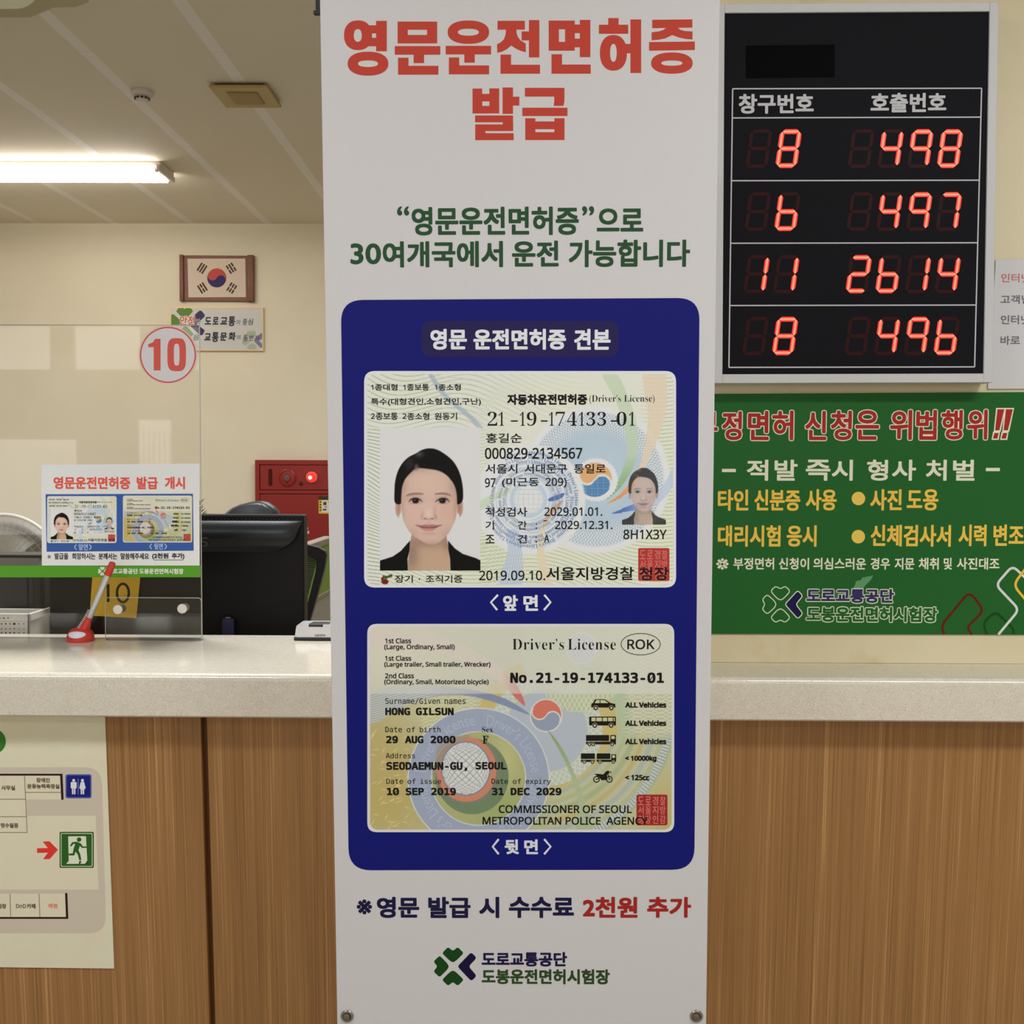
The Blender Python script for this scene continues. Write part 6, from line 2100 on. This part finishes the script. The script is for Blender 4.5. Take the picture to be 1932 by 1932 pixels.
# slogan board below the flag
SB = Plane((0, YB - .016, 1.4))
sb = thing('slogan_board', 'pale gold-framed slogan board with green clover, below the framed flag', 'picture', tuple(SB.w((SB.px(409, 620)[0], SB.px(409, 662)[1], 0))))
a0_, a1_ = SB.px(321.6, 620)[0], SB.px(497, 620)[0]
z1_, z0_ = SB.px(409, 580)[1], SB.px(409, 662)[1]
mb = MB(); w5 = .005; frame_ring(mb, (a0_, z0_, a1_, z1_), (a0_ + w5, z0_ + w5, a1_ - w5, z1_ - w5), -.0155, .002, mat('pale_gold_frame', (222, 184, 116), .35, .74, metal=.3), SB.w); mb.build('frame', sb)
mb = MB(); mb.box((a0_ + .001, z0_ + .001, -.014), (a1_ - .001, z1_ - .001, 0), mat('pale_print_board', (190, 186, 178), .3, .74), SB.w); bd_ = mb.build('board', sb)
k_ = Print(SB, .74, base=.0004); k_.space(310, 470, 9.2)
GA, GB_, NB, N2, GL1 = (88, 122, 56), (110, 140, 84), (62, 54, 84), (44, 38, 76), (160, 168, 144)
k_.poly(rounded([(205, 1085), (240, 1024), (335, 1024), (352, 1046), (372, 1024), (465, 1024), (502, 1080), (400, 1186), (352, 1204), (310, 1186)], 24), GA, 1)
k_.poly(rounded([(122, 1132), (165, 1130), (292, 1250), (280, 1312), (122, 1312)], 20), GA, 1)
k_.poly(rounded([(300, 1380), (352, 1338), (402, 1350), (515, 1480), (455, 1530), (330, 1420)], 30), GB_, 1)
k_.poly(rounded([(612, 1066), (646, 1070), (704, 1140), (700, 1172), (560, 1300), (706, 1410), (664, 1494), (622, 1498), (440, 1320), (420, 1280), (540, 1130)], 26), NB, 1.2)
k_.build('clover_emblem', bd_, label='green and navy clover leaves')
k_ = Print(SB, .74, base=.0004); k_.space(310, 470, 9.2)
k_.poly(rounded([(1420, 1460), (1470, 1408), (1510, 1430), (1556, 1408), (1600, 1450), (1560, 1530), (1510, 1560), (1460, 1540)], 24), GL1, 1)
k_.poly(rounded([(1344, 1630), (1380, 1500), (1420, 1500), (1500, 1600), (1410, 1680)], 24), GL1, 1)
k_.poly(rounded([(1430, 1700), (1510, 1630), (1560, 1640), (1612, 1700), (1580, 1738), (1450, 1738)], 24), GL1, 1)
k_.poly(rounded([(1640, 1500), (1680, 1452), (1698, 1460), (1698, 1560), (1640, 1590), (1698, 1640), (1698, 1710), (1670, 1714), (1560, 1600), (1560, 1570)], 20), (118, 112, 136), 1.2)
k_.build('clover_emblem', bd_, label='faint grey-green clover leaves')
k_ = Print(SB, .74, base=.0004); k_.space(310, 470, 9.2)
DK = (52, 52, 62)
k_.text('안전', 262, 1152, 540, 1330, (216, 208, 198), bold=16, layer=2, shear=.1); k_.text('안전', 268, 1160, 534, 1322, (190, 104, 82), bold=5, layer=3, shear=.1); k_.text('한', 536, 1205, 632, 1330, (140, 140, 146), bold=4, layer=2)
for ch_, x0, x1, y0, y1 in (('도', 700, 812, 1180, 1310), ('로', 834, 940, 1178, 1312), ('교', 968, 1092, 1182, 1310), ('통', 1112, 1232, 1166, 1338)):
    k_.text(ch_, x0, y0, x1, y1, DK, bold=6, layer=2, shear=.12)
for ch_, x0, x1, y0, y1, c in (('의', 1244, 1322, 1226, 1312, (130, 130, 134)), ('중', 1360, 1440, 1212, 1320, (96, 96, 102)), ('심', 1452, 1546, 1208, 1316, (96, 96, 102)), ('음', 500, 610, 1480, 1585, (96, 106, 92))):
    k_.text(ch_, x0, y0, x1, y1, c, bold=3, layer=2, shear=.12)
for ch_, x0, x1, y0, y1 in (('교', 690, 806, 1462, 1585), ('통', 826, 944, 1440, 1612), ('문', 968, 1086, 1448, 1592), ('화', 1112, 1242, 1440, 1588)):
    k_.text(ch_, x0, y0, x1, y1, DK, bold=6, layer=2, shear=.12)
for ch_, x0, x1, y0, y1, c in (('의', 1252, 1330, 1490, 1572, (130, 130, 134)), ('동', 1372, 1452, 1486, 1604, (84, 84, 92)), ('반', 1474, 1556, 1490, 1592, (84, 84, 92)), ('자', 1566, 1652, 1494, 1584, (84, 84, 96))):
    k_.text(ch_, x0, y0, x1, y1, c, bold=3, layer=2, shear=.12)
k_.build('lettering', bd_, label='brush-style Korean slogan in two lines')

# ------------------------------------------------------------------ things on the ceiling
lp = at_z(318, 333, ZC - .03)
lm = thing('ceiling_light', 'long lit fluorescent ceiling fixture at the left, above the clear screen', 'ceiling light', (lp.x - .6, lp.y, ZC))
ly0, ly1 = at_z(200, 318, ZC - .04).y, at_z(200, 340, ZC - .04).y
ly0, ly1 = min(ly0, ly1), max(ly0, ly1)
lx1 = lp.x
lx0 = lx1 - 1.25
m_house = mat('lamp_housing', (206, 198, 184), .4, .8)
mb = MB()
mb.bbox((lx0 - .02, ly0 + .01, ZC - .022), (lx1 + .018, ly1 - .004, ZC - .0005), m_house, .002, 1)
mb.bbox((lx1 + .002, ly0 - .012, ZC - .050), (lx1 + .018, ly1 + .012, ZC - .022), m_house, .002, 1)
mb.build('housing', lm)
m_tube = mat('lit_tube', (255, 255, 255), .4, 1, emit=(255, 250, 244), strength=26)
for yy in (ly0 + .016, ly1 - .016):
    mb = MB(); mb.cyl((lx0, yy, ZC - .040), (lx1 - .012, yy, ZC - .040), .0155, .0155, m_tube, 20); mb.cyl((lx1 - .012, yy, ZC - .040), (lx1 + .002, yy, ZC - .040), .014, .012, m_house, 16); mb.build('tube', lm, label='glowing fluorescent tube')

sp_ = at_z(268, 172, ZC)
sm = thing('smoke_detector', 'small round white smoke detector on the ceiling left of the beige vent', 'smoke detector', (sp_.x, sp_.y, ZC))
m_wp = mat('off_white_plastic', (178, 168, 158), .5, .62)
mb = MB(); mb.lathe((sp_.x, sp_.y, ZC - .0003), (0, 0, -1), [(.045, 0), (.045, .010), (.040, .020), (.028, .024)], m_wp, 32); smooth_by_angle(mb.build('base', sm))
mb = MB(); mb.lathe((sp_.x, sp_.y, ZC - .024), (0, 0, -1), [(.024, 0), (.026, .003), (.026, .008), (.020, .014), (0, .016)], m_wp, 24)
for k in range(10):
    t = 2 * PI * k / 10
    c = Vector((sp_.x + .0262 * math.cos(t), sp_.y + .0262 * math.sin(t), ZC - .0295))
    mb.box((c.x - .0045, c.y - .0045, c.z - .004), (c.x + .0045, c.y + .0045, c.z + .002), m_blackplastic)
smooth_by_angle(mb.build('sensor_head', sm, label='slotted sensor head'))

v0, v1 = at_z(396, 161.5, ZC - .015), at_z(531, 200.8, ZC - .015)
cv_ = thing('ceiling_vent', 'square yellowed beige vent plate hanging slightly below the ceiling', 'vent', ((v0.x + v1.x) / 2, (v0.y + v1.y) / 2, ZC))
vx0, vx1 = at_z(427, 202, ZC - .015).x, at_z(531, 200.8, ZC - .015).x
vy0, vy1 = v1.y, v0.y
vy0, vy1 = min(vy0, vy1), max(vy0, vy1)
m_vent = mat('yellowed_beige_plate', (150, 130, 78), .5, .62)
mb = MB(); mb.bbox((vx0, vy0, ZC - .022), (vx1, vy1, ZC - .010), m_vent, .004, 2)
mb.box((vx0 + .02, vy0 + .02, ZC - .010), (vx1 - .02, vy1 - .02, ZC - .0003), mat('dark_vent_gap', (60, 50, 34), .7, .62)); mb.build('plate', cv_)
mb = MB(); mb.bbox((vx0 + .055, vy0 + .055, ZC - .0265), (vx1 - .055, vy1 - .055, ZC - .0215), mat('brown_vent_centre', (132, 108, 60), .6, .62), .003, 2)
mb.build('centre_panel', cv_)

ac = thing('ceiling_cassette', 'beige ceiling air unit with clipped corners cut by the top left of the photo', 'air conditioner', (-2.3, 3.3, ZC))
m_ac = mat('shaded_beige_frame', (150, 138, 104), .5, .62)  # darker tone puts the frame's shaded side into its colour
m_acp = mat('lit_cream_panel', (214, 206, 178), .5, .62)  # paler tone paints in the light falling on the inner panel
op = [(at_z(x, y, ZC - .03).x, at_z(x, y, ZC - .03).y) for x, y in ((-260, 33), (57, 33), (101, 14.5), (142, 13), (166, 5), (186, -30), (150, -420), (-900, -420))]
mb = MB(); mb.prism(op, ZC - .03, ZC - .0005, m_ac, lambda p: Vector((p[0], p[1], p[2]))); mb.build('frame', ac)
ip = [(at_z(x, y, ZC - .045).x, at_z(x, y, ZC - .045).y) for x, y in ((-240, 19), (42, 16.5), (58, 8), (74, -8), (80, -60), (40, -330), (-700, -330))]
mb = MB(); mb.prism(rounded(ip, .03), ZC - .045, ZC - .0305, m_acp, lambda p: Vector((p[0], p[1], p[2]))); mb.build('panel', ac, label='cream inner panel')
